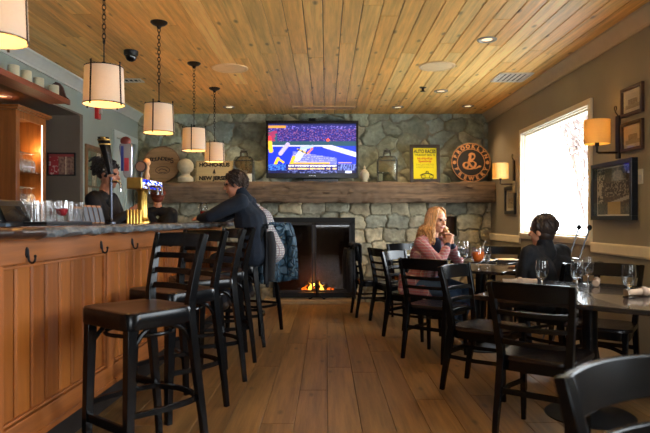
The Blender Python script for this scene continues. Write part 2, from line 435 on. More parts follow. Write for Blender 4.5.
# chair rail, baseboard, crown on the right
def rail_prof(x0, d, z0, z1): return [(x0, z0), (x0-d*.7, z0), (x0-d, z0+.015), (x0-d, z1-.012), (x0-d*.8, z1), (x0, z1)]
b = MB()
for a, c in ((YF, wins[0][0]-.055), (wins[0][1]+.055, wins[1][0]-.055), (wins[1][1]+.055, YLOW)):
    b.prism(rail_prof(XR, .022, .9, .995), a, c, plane='XZ')
struct(b.build('trim_1', TRIM, smooth=0))
b = MB(); b.prism(rail_prof(XR, .018, 0, .13), YF, YLOW, plane='XZ'); struct(b.build('baseboard_right', TRIM, smooth=0))
crown = lambda x0, s: [(x0, H), (x0-s*.085, H), (x0-s*.085, H-.018), (x0-s*.06, H-.035), (x0-s*.03, H-.085), (x0-s*.018, H-.105), (x0-s*.018, H-.125), (x0, H-.125)]
b = MB(); b.prism(crown(XR, 1), YF, YB, plane='XZ'); struct(b.build('trim_2', CROWNM, smooth=30))
b = MB(); b.prism(crown(XL, -1), YF, YB, plane='XZ'); struct(b.build('trim_3', CROWNL, smooth=30))
# left wall with back-bar alcove: bulkhead above, dark end wall, alcove back
YA = YLf(80); ZS = PZ(115.5, YA)
dy0, dy1, dz = YLf(115), YB-.16, PZ(137, YLf(115))
b = MB(); b.bb(XL-.15, XL, YA+.08, dy0, 0, H); b.bb(XL-.15, XL, dy0, dy1, dz, H); b.bb(XL-.15, XL, dy1, YB+.3, 0, H); b.bb(XL-.15, XL, YF, YA+.08, ZS+.02, H)
struct(b.build('wall_left', WALLL, smooth=0))
b = MB(); b.bb(-3.55, XL, YF, YA, ZS, ZS+.02); b.bb(-3.55, XL-.001, YA, YA+.08, 0, ZS+.02); b.bb(-3.6, -3.5, YF-.2, YA, 0, ZS+.02)
struct(b.build('wall_alcove', WALLD, smooth=0))
# pale door in the left wall
b = MB(); t = .09
for a, c, z0, z1 in ((dy0-t, dy0, 0, dz+t), (dy1, dy1+t, 0, dz+t), (dy0, dy1, dz, dz+t)): b.bb(XL, XL+.025, a, c, z0, z1)
DOORM = mat('pale_door_paint', (198, 212, 206), rough=.5, var=.03)
dr = struct(b.build('door_1', DOORM, smooth=0, bevel=.003))
b = MB(); b.bb(XL-.06, XL-.02, dy0, dy1, 0, dz)
for z0, z1 in ((.25, 1.0), (1.15, dz-.15)):
    for k in range(2):
        w = (dy1-dy0)/2; a = dy0+k*w+.06; c = dy0+(k+1)*w-.06
        b.bb(XL-.02, XL-.008, a, c, z0, z0+.03); b.bb(XL-.02, XL-.008, a, c, z1-.03, z1); b.bb(XL-.02, XL-.008, a, a+.03, z0, z1); b.bb(XL-.02, XL-.008, c-.03, c, z0, z1)
b.build('door_leaf', DOORM, dr, smooth=0, bevel=.003)

# ---------------------------------------------------------------- stone wall as one carved surface
def vnoise(x, y, seed=0):
    r = np.random.RandomState(seed); T = r.rand(64, 64)
    xi = np.floor(x).astype(int); yi = np.floor(y).astype(int); fx = x-xi; fy = y-yi
    fx = fx*fx*(3-2*fx); fy = fy*fy*(3-2*fy)
    g = lambda a, c: T[a % 64, c % 64]
    return (g(xi, yi)*(1-fx)+g(xi+1, yi)*fx)*(1-fy)+(g(xi, yi+1)*(1-fx)+g(xi+1, yi+1)*fx)*fy
def stones(b, x0, x1, z0, z1, Y, seeds, pal, depth=.05, asp=1.0, holes=(), step=.0145, seed=3, mortar=(78, 76, 66), mw=.022, cheb=False, wa=.13):
    nx = int((x1-x0)/step); nz = int((z1-z0)/step)
    xs = np.linspace(x0, x1, nx+1); zs = np.linspace(z0, z1, nz+1)
    for hx0, hx1, hz0, hz1 in holes:
        for v in (hx0, hx1): xs[np.argmin(abs(xs-v))] = v
        for v in (hz0, hz1): zs[np.argmin(abs(zs-v))] = v
    X, Z = np.meshgrid(xs, zs)
    wx = X+wa*(vnoise(X*5, Z*5, 1)-.5)+.035*(vnoise(X*16, Z*16, 4)-.5); wz = Z+wa*(vnoise(X*5+9, Z*5, 2)-.5)+.035*(vnoise(X*16, Z*16+7, 5)-.5)
    seeds = np.array(seeds); n = len(seeds)
    D = np.full((2,)+X.shape, 1e9); I = np.zeros(X.shape, int)
    for k in range(n):
        dx = (wx-seeds[k, 0])/asp; dz_ = wz-seeds[k, 1]
        d = np.sqrt(dx*dx+dz_*dz_)*(1-cheb*.65)+np.maximum(abs(dx), abs(dz_))*cheb*.65
        d = d*(seeds[k, 2])
        m1 = d < D[0]; D[1] = np.where(m1, D[0], np.minimum(D[1], d)); I = np.where(m1, k, I); D[0] = np.where(m1, d, D[0])
    e = (D[1]-D[0])/2
    t = np.clip(e/mw, 0, 1); t = t*t*(3-2*t)
    rs = np.random.RandomState(seed); off = rs.rand(n); tx = rs.randn(n)*.10; tz = rs.randn(n)*.10
    h = t*(depth*(.45+.55*off[I])+np.clip((wx-seeds[I, 0])*tx[I]+(wz-seeds[I, 1])*tz[I], -.02, .02))
    h += t*(.018*(vnoise(X*14, Z*14, 7)-.5)+.012*(vnoise(X*40, Z*40, 8)-.5))+.004*vnoise(X*60, Z*60, 9)
    h += np.clip(e/.09, 0, 1)*.012
    cols = np.array([lin(pal[i]) for i in rs.randint(0, len(pal), n)])*(.8+.4*rs.rand(n))[:, None]
    C = cols[I]*(.72+.55*vnoise(X*9, Z*9, 11))[..., None]
    tt = np.clip((t-.25)/.4, 0, 1)[..., None]
    C = C*(.85+.3*vnoise(X*30, Z*30, 12))[..., None]
    C = C*tt+np.array(lin(mortar))*(1-tt)
    o = len(b.v)
    for j in range(nz+1):
        for i in range(nx+1): b.v.append((xs[i], Y-h[j, i], zs[j]))
    for j in range(nz):
        zc = (zs[j]+zs[j+1])/2
        for i in range(nx):
            xc = (xs[i]+xs[i+1])/2
            if any(a < xc < c and d_ < zc < f_ for a, c, d_, f_ in holes): continue
            a = o+j*(nx+1)+i; b.col = tuple(C[j, i]); b.face((a, a+1, a+nx+2, a+nx+1))
rnd = random.Random(21)
def scatter(x0, x1, z0, z1, r, n):
    out = []
    for _ in range(n*40):
        p = (rnd.uniform(x0, x1), rnd.uniform(z0, z1))
        if all((p[0]-q[0])**2+(p[1]-q[1])**2*1.4 > r*r for q in out): out.append((p[0], p[1], rnd.uniform(.85, 1.2)))
        if len(out) >= n: break
    return out
def rows(x0, x1, z0, z1, hs, wmin, wmax):
    out = []; z = z0
    while z < z1:
        h = rnd.choice(hs); x = x0-rnd.random()*.3
        while x < x1:
            w = rnd.uniform(wmin, wmax); out.append((x+w/2, z+h/2+rnd.uniform(-.02, .02), rnd.uniform(.92, 1.08))); x += w
        z += h
    return out
MZ0, MZ1 = PZ(202.5, 8.35), PZ(182, 8.35)     # mantel heights
fx0, fx1, fz0, fz1 = PX(273, YLOW), PX(355, YLOW), .07, PZ(217.5, YLOW)
nx0, nx1, nz0, nz1 = PX(443, YLOW), PX(457, YLOW), PZ(236, YLOW), PZ(216.5, YLOW)
b = MB()
palU = [(156, 162, 138), (146, 152, 128), (166, 166, 142), (150, 160, 146), (142, 146, 124), (172, 166, 138), (144, 156, 146)]
stones(b, XL, XR, MZ1-.03, H, YB+.02, scatter(XL-.1, XR+.1, MZ1-.1, H+.1, .25, 120), palU, depth=.036, asp=1.2, seed=5, mortar=(140, 138, 118), mw=.016)
palL = [(172, 164, 136), (156, 152, 130), (182, 168, 136), (148, 148, 130), (164, 158, 136), (188, 176, 146)]
stones(b, XL, XR, 0, MZ1-.02, YLOW+.05, rows(XL-.1, XR+.1, 0, MZ1, (.15, .18, .22), .18, .40), palL, depth=.04, asp=1.5, holes=[(fx0, fx1, fz0, fz1), (nx0, nx1, nz0, nz1)], seed=9, mortar=(128, 122, 100), cheb=True, mw=.014, wa=.05)
# returns: ledge behind the mantel, niche box, right-hand side
b.col = lin((100, 96, 80))
b.bb(XL, XR, YLOW+.05, YB+.05, MZ1-.04, MZ1-.02)
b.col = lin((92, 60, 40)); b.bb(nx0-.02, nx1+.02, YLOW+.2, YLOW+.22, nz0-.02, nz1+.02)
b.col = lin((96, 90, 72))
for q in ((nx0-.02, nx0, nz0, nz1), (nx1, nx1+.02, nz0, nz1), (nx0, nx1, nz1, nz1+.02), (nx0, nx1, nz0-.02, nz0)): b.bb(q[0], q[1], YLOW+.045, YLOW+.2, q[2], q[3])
b.bb(XL-.1, XR+.1, YB+.1, YB+.2, 0, H)
struct(b.build('wall_back', STONE, smooth=55, fixn=False))

# ---------------------------------------------------------------- world, bright day, outdoor ground
w = bpy.data.worlds.new('World'); S.world = w; w.use_nodes = True
bg = w.node_tree.nodes['Background']; bg.inputs[0].default_value = (.86, .94, 1.0, 1); bg.inputs[1].default_value = 14
SNOW = mat('snowy_ground', (215, 220, 225), rough=.9, var=.05, scale=.5)
b = MB(); b.bb(XR+.2, 60, -40, 60, -.5, -.4); struct(b.build('ground', SNOW, smooth=0))
def portal(name, loc, rot, sx, sy):
    l = bpy.data.lights.new(name, 'AREA'); l.shape = 'RECTANGLE'; l.size = sx; l.size_y = sy; l.cycles.is_portal = True
    o = bpy.data.objects.new(name, l); COL.objects.link(o); o.location = loc; o.rotation_euler = rot
for i, (a, c) in enumerate(wins): portal('window_daylight', (XR+.12, (a+c)/2, (wz0+wz1)/2), (0, PI/2, 0), wz1-wz0, c-a)
portal('window_daylight', ((fw[0]+fw[1])/2, YF-.15, 1.6), (PI/2, 0, 0), fw[1]-fw[0], 1.4)

def light(kind, loc, energy, color, size=.05, parent=None, rot=None, spot=None, blend=.8):
    l = bpy.data.lights.new('lamp_light', kind); l.energy = energy; l.color = lin(color)
    if kind == 'POINT': l.shadow_soft_size = size
    if kind == 'SPOT': l.shadow_soft_size = size; l.spot_size = spot; l.spot_blend = blend
    o = bpy.data.objects.new('lamp_light', l); COL.objects.link(o); o.location = loc
    if rot: o.rotation_euler = rot
    if parent: o.parent = parent
    return o

sl = bpy.data.lights.new('snow_bounce_sun', 'SUN'); sl.energy = 120; sl.color = (1, .93, .82); sl.angle = .02  # added sun: its bounce off the outdoor ground brightens the ceiling
so = bpy.data.objects.new('snow_bounce_sun', sl); COL.objects.link(so); so.location = (-8, 6, 12)
so.rotation_euler = Vector((.72, -.25, -.85)).to_track_quat('-Z', 'Y').to_euler()

# bare tree outside
def bare_tree(base, hgt, label, seed, name='bare_tree'):
    r = random.Random(seed); b = MB()
    def grow(p, d, L, rad, lvl):
        pts = [p]; q = Vector(p); dd = Vector(d)
        for i in range(4):
            dd = (dd+Vector((r.uniform(-.22, .22), r.uniform(-.22, .22), r.uniform(-.1, .16)))).normalized(); q = q+dd*L/4; pts.append(q.copy())
        b.sweep(pts, rad, seg=5 if lvl > 1 else 7, radii=[1, .9, .8, .68, .55])
        if lvl >= 6 or rad < .004: return
        for k in range(4 if lvl < 4 else 3):
            s = pts[r.choice((2, 3, 4, 4))]
            nd = (dd+Vector((r.uniform(-1, 1), r.uniform(-1, 1), r.uniform(-.35, .75)))*.85).normalized()
            grow(s, nd, L*r.uniform(.55, .75), rad*.58, lvl+1)
    grow(Vector(base), Vector((-.1, 0, 1)), hgt*.36, .12, 0)
    return tag(b.build(name, mat('tree_bark', (84, 72, 68), rough=.9, var=.2), smooth=60), label, 'tree')
bare_tree((6.25, 13.5, -.4), 5.2, 'bare leafless tree outside the large bright window', 4)

# ================================================================== CEILING FITTINGS
def ring_fixture(name, x, y, r, label, cat, mtl, group=None):
    t = thing(name, label, cat, (x, y, H), 0, group)
    b = MB(); b.lathe([(r, 0), (r, -.008), (r-.01, -.013), (r-.025, -.010), (r-.03, -.006), (0.001, -.006)], 40, cap=False)
    b.build('rim', mtl, t)
    b = MB(); b.lathe([(r-.03, -.0065), (r-.05, -.0095), (.001, -.011)], 40, cap=False)
    b.build('grille', mtl, t)
SPK = mat('painted_speaker_grille', (240, 210, 160), rough=.6, var=.05, bump=.3, bscale=400)
ring_fixture('ceiling_speaker', PX(230, YC(68)), YC(68), .185, 'round tan ceiling speaker left of centre, above the television side', 'speaker', SPK)
ring_fixture('ceiling_speaker', PX(437, YC(66)), YC(66), .185, 'round tan ceiling speaker right of centre, beside the downlights', 'speaker', SPK)
WRIM = mat('downlight_rim', (150, 144, 134), rough=.3, metal=.4, var=.03)
def downlight(px, py, label, watts=26, zc=None, x=None, y=None, grp='recessed ceiling downlights'):
    zc = H if zc is None else zc
    Y = F*(zc-HC)/(CY-py) if y is None else y; X = PX(px, Y) if x is None else x
    t = thing('recessed_downlight', label, 'light', (X, Y, zc), 0, grp)
    b = MB(); b.lathe([(.085, 0), (.083, -.008), (.066, -.010), (.055, -.004), (.045, -.002)], 28, cap=False); b.build('rim', WRIM, t)
    b = MB(); b.lathe([(.045, -.002), (.03, -.004), (.001, -.004)], 24, cap=False); b.build('lens', CAN, t)
    light('SPOT', (0, 0, -.03), watts, (255, 214, 160), .05, t, spot=math.radians(115))
downlight(487, 39.5, 'recessed downlight nearest the camera, on the right half of the ceiling')
downlight(441, 91, 'recessed downlight just beyond the right-hand ceiling speaker')
downlight(398, 107, 'recessed downlight close to the stone wall between television and yellow poster')
downlight(468, 106, 'recessed downlight close to the stone wall above the round sign')
downlight(229, 107, 'recessed downlight close to the stone wall above the far pendants')
downlight(2, 96, 'recessed downlight in the low soffit over the back bar', 10, zc=ZS, grp='soffit light')
downlight(0, 0, 'recessed downlight behind the viewpoint on the right', 16, x=1.5, y=1.6)
downlight(0, 0, 'recessed downlight behind the viewpoint on the left', 16, x=-.3, y=.4)
# air vents
VENTM = mat('vent_white', (240, 232, 216), rough=.5, var=.04)
def vent(px, py, w, d, n, label, m, slotm, y=None):
    Y = YC(py) if y is None else y
    t = thing('ceiling_vent', label, 'vent', (PX(px, Y), Y, H))
    b = MB(); b.bb(-w/2, w/2, -d/2, -d/2+.02, -.012, 0); b.bb(-w/2, w/2, d/2-.02, d/2, -.012, 0); b.bb(-w/2, -w/2+.02, -d/2, d/2, -.012, 0); b.bb(w/2-.02, w/2, -d/2, d/2, -.012, 0)
    b.build('vent_frame', m, t, smooth=0)
    b = MB(); b.bb(-w/2+.02, w/2-.02, -d/2+.02, d/2-.02, -.002, 0); b.build('backing', slotm, t, smooth=0)
    b = MB()
    for i in range(n):
        x = -w/2+.02+(w-.04)*(i+.5)/n; b.box((x, 0, -.007), (.5*(w-.04)/n, d-.04, .003), R=Matrix.Rotation(.3, 3, 'Y'))
    b.build('louvre', m, t, smooth=0)
DARKV = mat('vent_dark', (48, 40, 34), rough=.8, var=.05)
vent(511.5, 77, .36, .40, 6, 'white louvred air vent in the ceiling near the right wall', VENTM, DARKV)
vent(129, 80, .30, .16, 5, 'small pale air vent in the ceiling behind the second pendant', VENTM, DARKV)
vent(323.5, 107.5, .88, .22, 5, 'long wood-coloured air vent in the ceiling above the television', mat('vent_wood', (214, 170, 116), rough=.6, var=.06), mat('vent_tan', (190, 150, 104), rough=.7, var=.06), y=8.2)
# sprinkler head
Y = YC(87.5); t = thing('sprinkler_head', 'small dark sprinkler head in the ceiling between speaker and downlight', 'sprinkler', (PX(423, Y), Y, H))
b = MB(); b.lathe([(.04, 0), (.038, -.006), (.015, -.01), (.012, -.04), (.03, -.043), (.03, -.047), (.001, -.05)], 16); b.build('sprinkler_body', IRON, t)
# dome camera
Y = YC(51); t = thing('security_camera', 'small black dome camera under the ceiling behind the second pendant lamp', 'camera', (PX(131, Y), Y, H))
b = MB(); b.lathe([(.065, 0), (.065, -.03), (.058, -.045), (.05, -.045)], 24); b.build('mount', IRON, t)
b = MB(); b.lathe([(.05, -.045), (.049, -.065), (.038, -.085), (.018, -.097), (.001, -.099)], 24); b.build('dome', mat('dark_dome', (14, 16, 20), rough=.08, var=0), t)

# pendant lamps
def chain(b, z0, z1, x=0, y=0, L=.038, wd=.011, r=.0028):
    n = int((z1-z0)/(L*.8)); 
    for i in range(n+1):
        zc = z0+(z1-z0)*(i+.5)/(n+1); pts = []
        for k in range(12):
            a = 2*PI*k/12; u = wd*math.cos(a); v = L*.5*math.sin(a)
            pts.append((x+(u if i % 2 else 0), y+(0 if i % 2 else u), zc+v))
        b.sweep(pts, r, seg=5, closed=True, up=(0, 1, 0) if i % 2 else (1, 0, 0))
def drum(b, R0, R1, z0, z1, seg=40, th=.002):
    b.lathe([(R0, z0), (R1, z1), (R1-th, z1), (R0-th, z0), (R0, z0)], seg, cap=False)
zs0, zs1 = 1.878, 2.100
def pendant():
    t = thing('pendant_lamp', '', 'lamp', (0, 0, 0), 0, 'drum pendant lamps over the bar')
    b = MB(); drum(b, .118, .110, zs0, zs1); b.build('lamp_shade', SHADE, t, smooth=60, fixn=False)
    b = MB()
    b.lathe([(.1195, zs0), (.1195, zs0+.006), (.1165, zs0+.006), (.1165, zs0), (.1195, zs0)], 40, cap=False)
    b.lathe([(.1115, zs1-.004), (.1115, zs1+.002), (.1085, zs1+.002), (.1085, zs1-.004), (.1115, zs1-.004)], 40, cap=False)
    for k in range(4):
        a = PI/2*k-PI/2-.2; c, s_ = math.cos(a), math.sin(a)
        b.sweep([(.121*c, .121*s_, zs0-.012), (.120*c, .120*s_, zs0), (.1125*c, .1125*s_, zs1), (.1125*c, .1125*s_, zs1+.012)], .009, .004, up=(c, s_, 0))
        b.ball((.1125*c, .1125*s_, zs1+.018), .007, 8)
        b.sweep([(.112*c, .112*s_, zs1-.002), (0, 0, zs1+.002)], .003, seg=6)
    b.build('shade_frame', IRON, t)
    b = MB(); b.lathe([(.012, zs1+.03), (.014, zs1), (.02, zs1-.02), (.02, zs1-.07), (.012, zs1-.075)], 16); b.build('lamp_holder', IRON, t)
    b = MB(); b.ball((0, 0, zs1-.11), (.028, .028, .038), 14); b.build('light_bulb', BULB, t)
    b = MB(); b.lathe([(.004, zs1+.03), (.004, zs1+.16)], 8)
    chain(b, zs1+.14, H-.05); b.build('chain', IRON, t)
    b = MB(); b.lathe([(.066, H), (.066, H-.008), (.05, H-.022), (.02, H-.034), (.014, H-.05), (.006, H-.055)], 28); b.build('ceiling_canopy', IRON, t)
    return t
pend = pendant()
plabs = ['cream drum pendant lamp nearest the camera, cut off by the top left corner',
         'cream drum pendant lamp on a long chain, left of the dome camera',
         'lit drum pendant lamp hanging in front of the round wooden barrel head',
         'lit drum pendant lamp second from the stone wall, above the wooden letter sign',
         'smallest looking drum pendant lamp, closest to the stone wall']
px_ = [-5.5, 104, 159, 194, 214.5]; py_ = [2.24, 3.50, YC(22), YC(63), YC(88)]
for i, (p, y) in enumerate(zip(px_, py_)):
    o = pend if i == 0 else copy_tree(pend)
    x = PX(p, y); place(o, (x, y, 0), [.3, -.12, .08, .2, -.1][i], plabs[i])
    light('POINT', (x, y, zs1-.12), 10, (255, 172, 88), .04)

# ================================================================== MANTEL, FIREPLACE
b = MB(); mx0, mx1 = -2.62, XR-.015
nx = 220; ys = [(8.28, MZ0), (8.262, MZ0+.03), (8.25, MZ0+.07), (8.262, MZ0+.11), (8.25, MZ0+.15), (8.26, MZ0+.19), (8.255, MZ0+.22), (8.262, MZ1-.02), (8.285, MZ1)]
rings = []
for i in range(nx+1):
    x = mx0+(mx1-mx0)*i/nx; ring = []
    for k, (yy, zz) in enumerate(ys):
        d = .028*noise.noise(Vector((x*3, zz*9, k*.3)))+.018*noise.noise(Vector((x*11, zz*20, 3)))
        ring.append((x, yy+d, zz+d*.8))
    ring += [(x, YB-.02, MZ1), (x, YB-.02, MZ0+.06), (x, YLOW-.0, MZ0+.0)]
    rings.append(ring)
b.rings(rings)
tag(b.build('mantel_beam', BEAM, smooth=50), 'long rough-hewn brown timber mantel across the stone wall', 'mantel')

FBLACK = mat('firebox_soot', (13, 12, 11), rough=.8, var=.3)
t = thing('fireplace', 'wide black metal fireplace with glass doors set in the stone wall', 'fireplace', ((fx0+fx1)/2, YLOW, 0))
wf = fx1-fx0
b = MB(); b.bb(-wf/2, wf/2, .5, .52, fz0, fz1); b.bb(-wf/2, -wf/2+.02, .03, .5, fz0, fz1); b.bb(wf/2-.02, wf/2, .03, .5, fz0, fz1); b.bb(-wf/2, wf/2, .03, .5, fz1-.02, fz1); b.bb(-wf/2, wf/2, .03, .5, fz0-.01, fz0+.012)
b.build('firebox', FBLACK, t, smooth=0)
b = MB(); tf = .055
b.bb(-wf/2, wf/2, -.03, .03, fz1-tf-.02, fz1); b.bb(-wf/2, -wf/2+tf, -.03, .03, fz0, fz1-tf); b.bb(wf/2-tf, wf/2, -.03, .03, fz0, fz1-tf); b.bb(-wf/2+tf, wf/2-tf, -.03, .03, fz0, fz0+.07)
b.build('surround', mat('dark_bronze', (24, 23, 23), rough=.6, metal=.3, var=.15), t, smooth=0, bevel=.003)
DFR = mat('grey_door_frame', (52, 50, 50), rough=.55, metal=.4, var=.1)
for s_ in (-1, 1):
    b = MB(); x0, x1 = sorted((s_*.004, s_*(wf/2-tf))); z0, z1 = fz0+.075, fz1-tf-.025
    for q in ((x0, x1, z1-.03, z1), (x0, x1, z0, z0+.03), (x0, x0+.028, z0, z1), (x1-.028, x1, z0, z1)): b.bb(q[0], q[1], -.022, .0, q[2], q[3])
    d = b.build('glass_door', DFR, t, smooth=0, bevel=.002)
    b = MB(); b.bb(x0+.028, x1-.028, -.012, -.008, z0+.03, z1-.03); b.build('door_pane', DOORGLASS, d, smooth=0)
    b = MB(); xh = s_*.02; b.sweep([(xh, -.022, .62), (xh, -.05, .62), (xh, -.05, .72), (xh, -.022, .72)], .006, seg=8); b.build('door_handle', IRON, d)
# hearth slab
b = MB(); b.col = lin((150, 124, 92)); b.bb(fx0-.12, fx1+.0, YLOW-.24, YLOW+.06, 0, .055)
tag(b.build('hearth_slab', mat('hearth_stone', (160, 132, 98), rough=.8, var=.2, bump=.4, bscale=30), smooth=0, bevel=.008), 'low tan stone hearth slab on the floor before the fireplace', 'hearth')
# fire
fc = PX(314, 8.75)
t = thing('log_fire', 'small log fire burning with orange flames behind the glass doors', 'fire', (fc, 8.76, fz0+.012))
lg = mat('charred_log', (46, 30, 22), rough=.9, var=.4, bump=.8, bscale=30)
for i, (a, c) in enumerate((((-.28, .02, .05), (.05, .06, .06)), ((0.0, .05, .05), (.3, -.02, .06)), ((-.14, .0, .13), (.2, .08, .14)))):
    b = MB(); b.sweep([a, ((a[0]+c[0])/2, (a[1]+c[1])/2+.01, (a[2]+c[2])/2+.006), c], .045, seg=10, radii=[.9, 1, .85]); b.build('log', lg, t)
b = MB(); r = random.Random(3)
for i in range(60): b.ball((r.uniform(-.3, .32), r.uniform(-.07, .03), r.uniform(0, .03)), r.uniform(.006, .016), 6)
b.build('embers', emis('ember_glow', (255, 110, 20), 5), t)['kind'] = 'stuff'
FL1, FL2 = emis('flame_orange', (255, 120, 24), 6), emis('flame_yellow', (255, 190, 70), 12)
for i, (x, hh, wd) in enumerate(((-.06, .13, .035), (-.02, .16, .03), (.10, .15, .03), (.13, .10, .025), (.03, .10, .04), (-.16, .07, .03), (-.12, .10, .03), (.22, .06, .035), (.28, .05, .02))):
    b = MB(); ph = r.uniform(0, 6)
    pts = [(x+.02*math.sin(ph+k*1.1)*k/5, -.05+.008*math.cos(ph+k), .05+hh*k/7) for k in range(8)]
    b.sweep(pts, wd*.55, seg=8, radii=[.5, .95, 1, .85, .6, .4, .2, .03], up=(0, 1, 0)); b.build('flame', FL2 if i < 4 else FL1, t)
light('POINT', (fc, 8.68, .32), 1.8, (255, 120, 30), .06)
# andiron in front of the doors, on the hearth
t = thing('andiron', 'black iron andiron with splayed feet standing on the hearth before the fire', 'andiron', (PX(317, 8.4), 8.40, .055))
b = MB(); b.sweep([(0, 0, .03), (0, 0, .2)], .014, seg=10); b.ball((0, 0, .22), .022, 12); b.build('post', IRON, t)
for s_ in (-1, 1):
    b = MB(); b.sweep([(0, 0, .09), (s_*.03, 0, .085), (s_*.06, 0, .04), (s_*.09, 0, .012), (s_*.12, 0, .012)], .011, seg=8); b.build('foot', IRON, t)
b = MB(); b.sweep([(0, 0, .07), (0, .06, .075)], .01, seg=8); b.build('log_bar', IRON, t)

# ================================================================== TELEVISION
def tv_fn(u, v):
    r = random.Random(int(u*97)*131+int(v*61))
    n = noise.noise(Vector((u*14, v*14, 0))); n2 = noise.noise(Vector((u*45, v*45, 2)))
    if v < .035: return (30, 34, 92)
    if v < .085 and u < .2: return (216, 150, 60)
    c = (50, 56, 130)
    if v < .11: c = (44, 44, 120) if n2 < .2 else (120, 110, 190)
    elif v < .36:
        c = (40, 36, 112) if n2 < .08 else (96, 50, 110) if n2 < .18 else (170, 110, 150) if n2 < .24 else (50, 60, 160)
        if u < .10 and v > .14: c = (150, 50, 90) if n > 0 else (40, 90, 110)
    elif v < .43: c = (40, 78, 92)
    else:
        c = (28, 52, 206)
        if v < .465 and u < .7: c = (205, 208, 250)
        d = v-(.40+(u-.66)*.52)
        if u > .62 and 0 < d < .10: c = (212, 212, 248)
        if u > .62 and d < 0: c = (40, 74, 110) if v < .45 else (36, 60, 190)
        d2 = v-(.56+(u-.3)*.28)
        if .28 < u < .9 and d2 > 0: c = (112, 118, 236) if (v*24+u*2) % 1 > .22 or n2 < 0 else (200, 204, 255)
        if u > .78 and .12 < d < .35: c = (30, 50, 214)
    def seg(x0, y0, x1, y1, w):
        dx, dy = x1-x0, y1-y0; t = max(0, min(1, ((u-x0)*dx+(v-y0)*dy)/(dx*dx+dy*dy+1e-9)))
        return math.hypot(u-x0-dx*t, (v-y0-dy*t)*.6) < w
    if seg(.33, .70, .40, .52, .04): c = (206, 210, 232)
    if seg(.38, .50, .50, .46, .02): c = (170, 190, 220)
    if seg(.34, .52, .44, .60, .014): c = (50, 50, 70) if n2 > 0 else (220, 190, 90)
    if seg(.46, .58, .50, .50, .014): c = (210, 120, 120)
    if seg(.29, .68, .26, .82, .02): c = (236, 190, 50)
    if seg(.14, .60, .22, .42, .026): c = (190, 180, 220)
    if seg(.11, .70, .08, .82, .018) or seg(.11, .70, .17, .78, .012): c = (250, 200, 40)
    if seg(.01, .28, .03, .55, .025): c = (214, 60, 70) if v < .35 else (236, 196, 60)
    if math.hypot(u-.68, (v-.33)*.6) < .018: c = (255, 90, 60)
    if .78 < v < .815 and .28 < u < .70: c = (226, 176, 72)
    if .775 < v < .80 and .80 < u < .95: c = (210, 170, 90)
    if .82 < v < .94:
        c = (20, 26, 110)
        if .23 < u < .78:
            c = (24, 30, 120)
            if .835 < v < .868 and noise.noise(Vector((u*120, 3.1, 0))) > -.18: c = (250, 250, 255)
            if .89 < v < .925 and noise.noise(Vector((u*120, 7.7, 0))) > -.18: c = (250, 214, 120)
        if u < .2: c = (60, 120, 220) if n2 > 0 else (20, 50, 150)
        if u > .8 and noise.noise(Vector((u*120, round(v*26), 0))) > 0: c = (130, 150, 230)
    if v > .94: c = (14, 18, 70) if not (.2 < u < .8 and n2 > .12) else (90, 100, 170)
    if v > .955 and .88 < u < .95: c = (220, 225, 255)
    return c
Y = 8.43; tvx0, tvx1, tvz0, tvz1 = PX(266, Y), PX(358.3, Y), PZ(178, Y), PZ(120.5, Y)
t = thing('television', 'large flat television showing a football game, mounted on the stone wall', 'television', ((tvx0+tvx1)/2, Y, (tvz0+tvz1)/2))
TVB = mat('tv_black', (16, 16, 18), rough=.25, var=.1)
W_, H_ = tvx1-tvx0, tvz1-tvz0
b = MB(); b.bb(-W_/2, W_/2, .012, .07, -H_/2, H_/2); b.bb(-W_/2, W_/2, 0, .012, H_/2-.045, H_/2); b.bb(-W_/2, W_/2, 0, .012, -H_/2, -H_/2+.07); b.bb(-W_/2, -W_/2+.032, 0, .012, -H_/2+.07, H_/2-.045); b.bb(W_/2-.032, W_/2, 0, .012, -H_/2+.07, H_/2-.045)
b.build('tv_housing', TVB, t, smooth=0, bevel=.004)
picture(t, 'screen', W_-.064, H_-.115, 180, 104, tv_fn, SCREEN, (0, .010, .0125))
b = MB(); b.bb(-.25, .25, .07, .2, -.15, .2); b.bb(-.05, .05, .03, .1, H_/2, H_/2+.04); b.build('wall_mount', IRON, t, smooth=0)
b = MB(); b.bb(-.05, .05, -.004, .004, -H_/2+.028, -H_/2+.036); b.build('bezel_logo', CHROME, t, smooth=0)
# cable box below the screen
b = MB(); x0, x1 = PX(303, 8.5), PX(338, 8.5); b.bb(x0, x1, 8.45, 8.6, MZ1, MZ1+.05); b.bb((x0+x1)/2-.03, (x0+x1)/2+.03, 8.44, 8.45, MZ1+.01, MZ1+.04)
tag(b.build('soundbar', TVB, smooth=0, bevel=.004), 'low black box on the mantel right under the television', 'electronics')

# ================================================================== MANTEL ITEMS
MT = MZ1+.002
def mantel_thing(name, label, cat, px, Y=8.4, tilt=0):
    o = thing(name, label, cat, (PX(px, Y), Y, MT)); o.rotation_euler = (tilt, 0, 0); return o
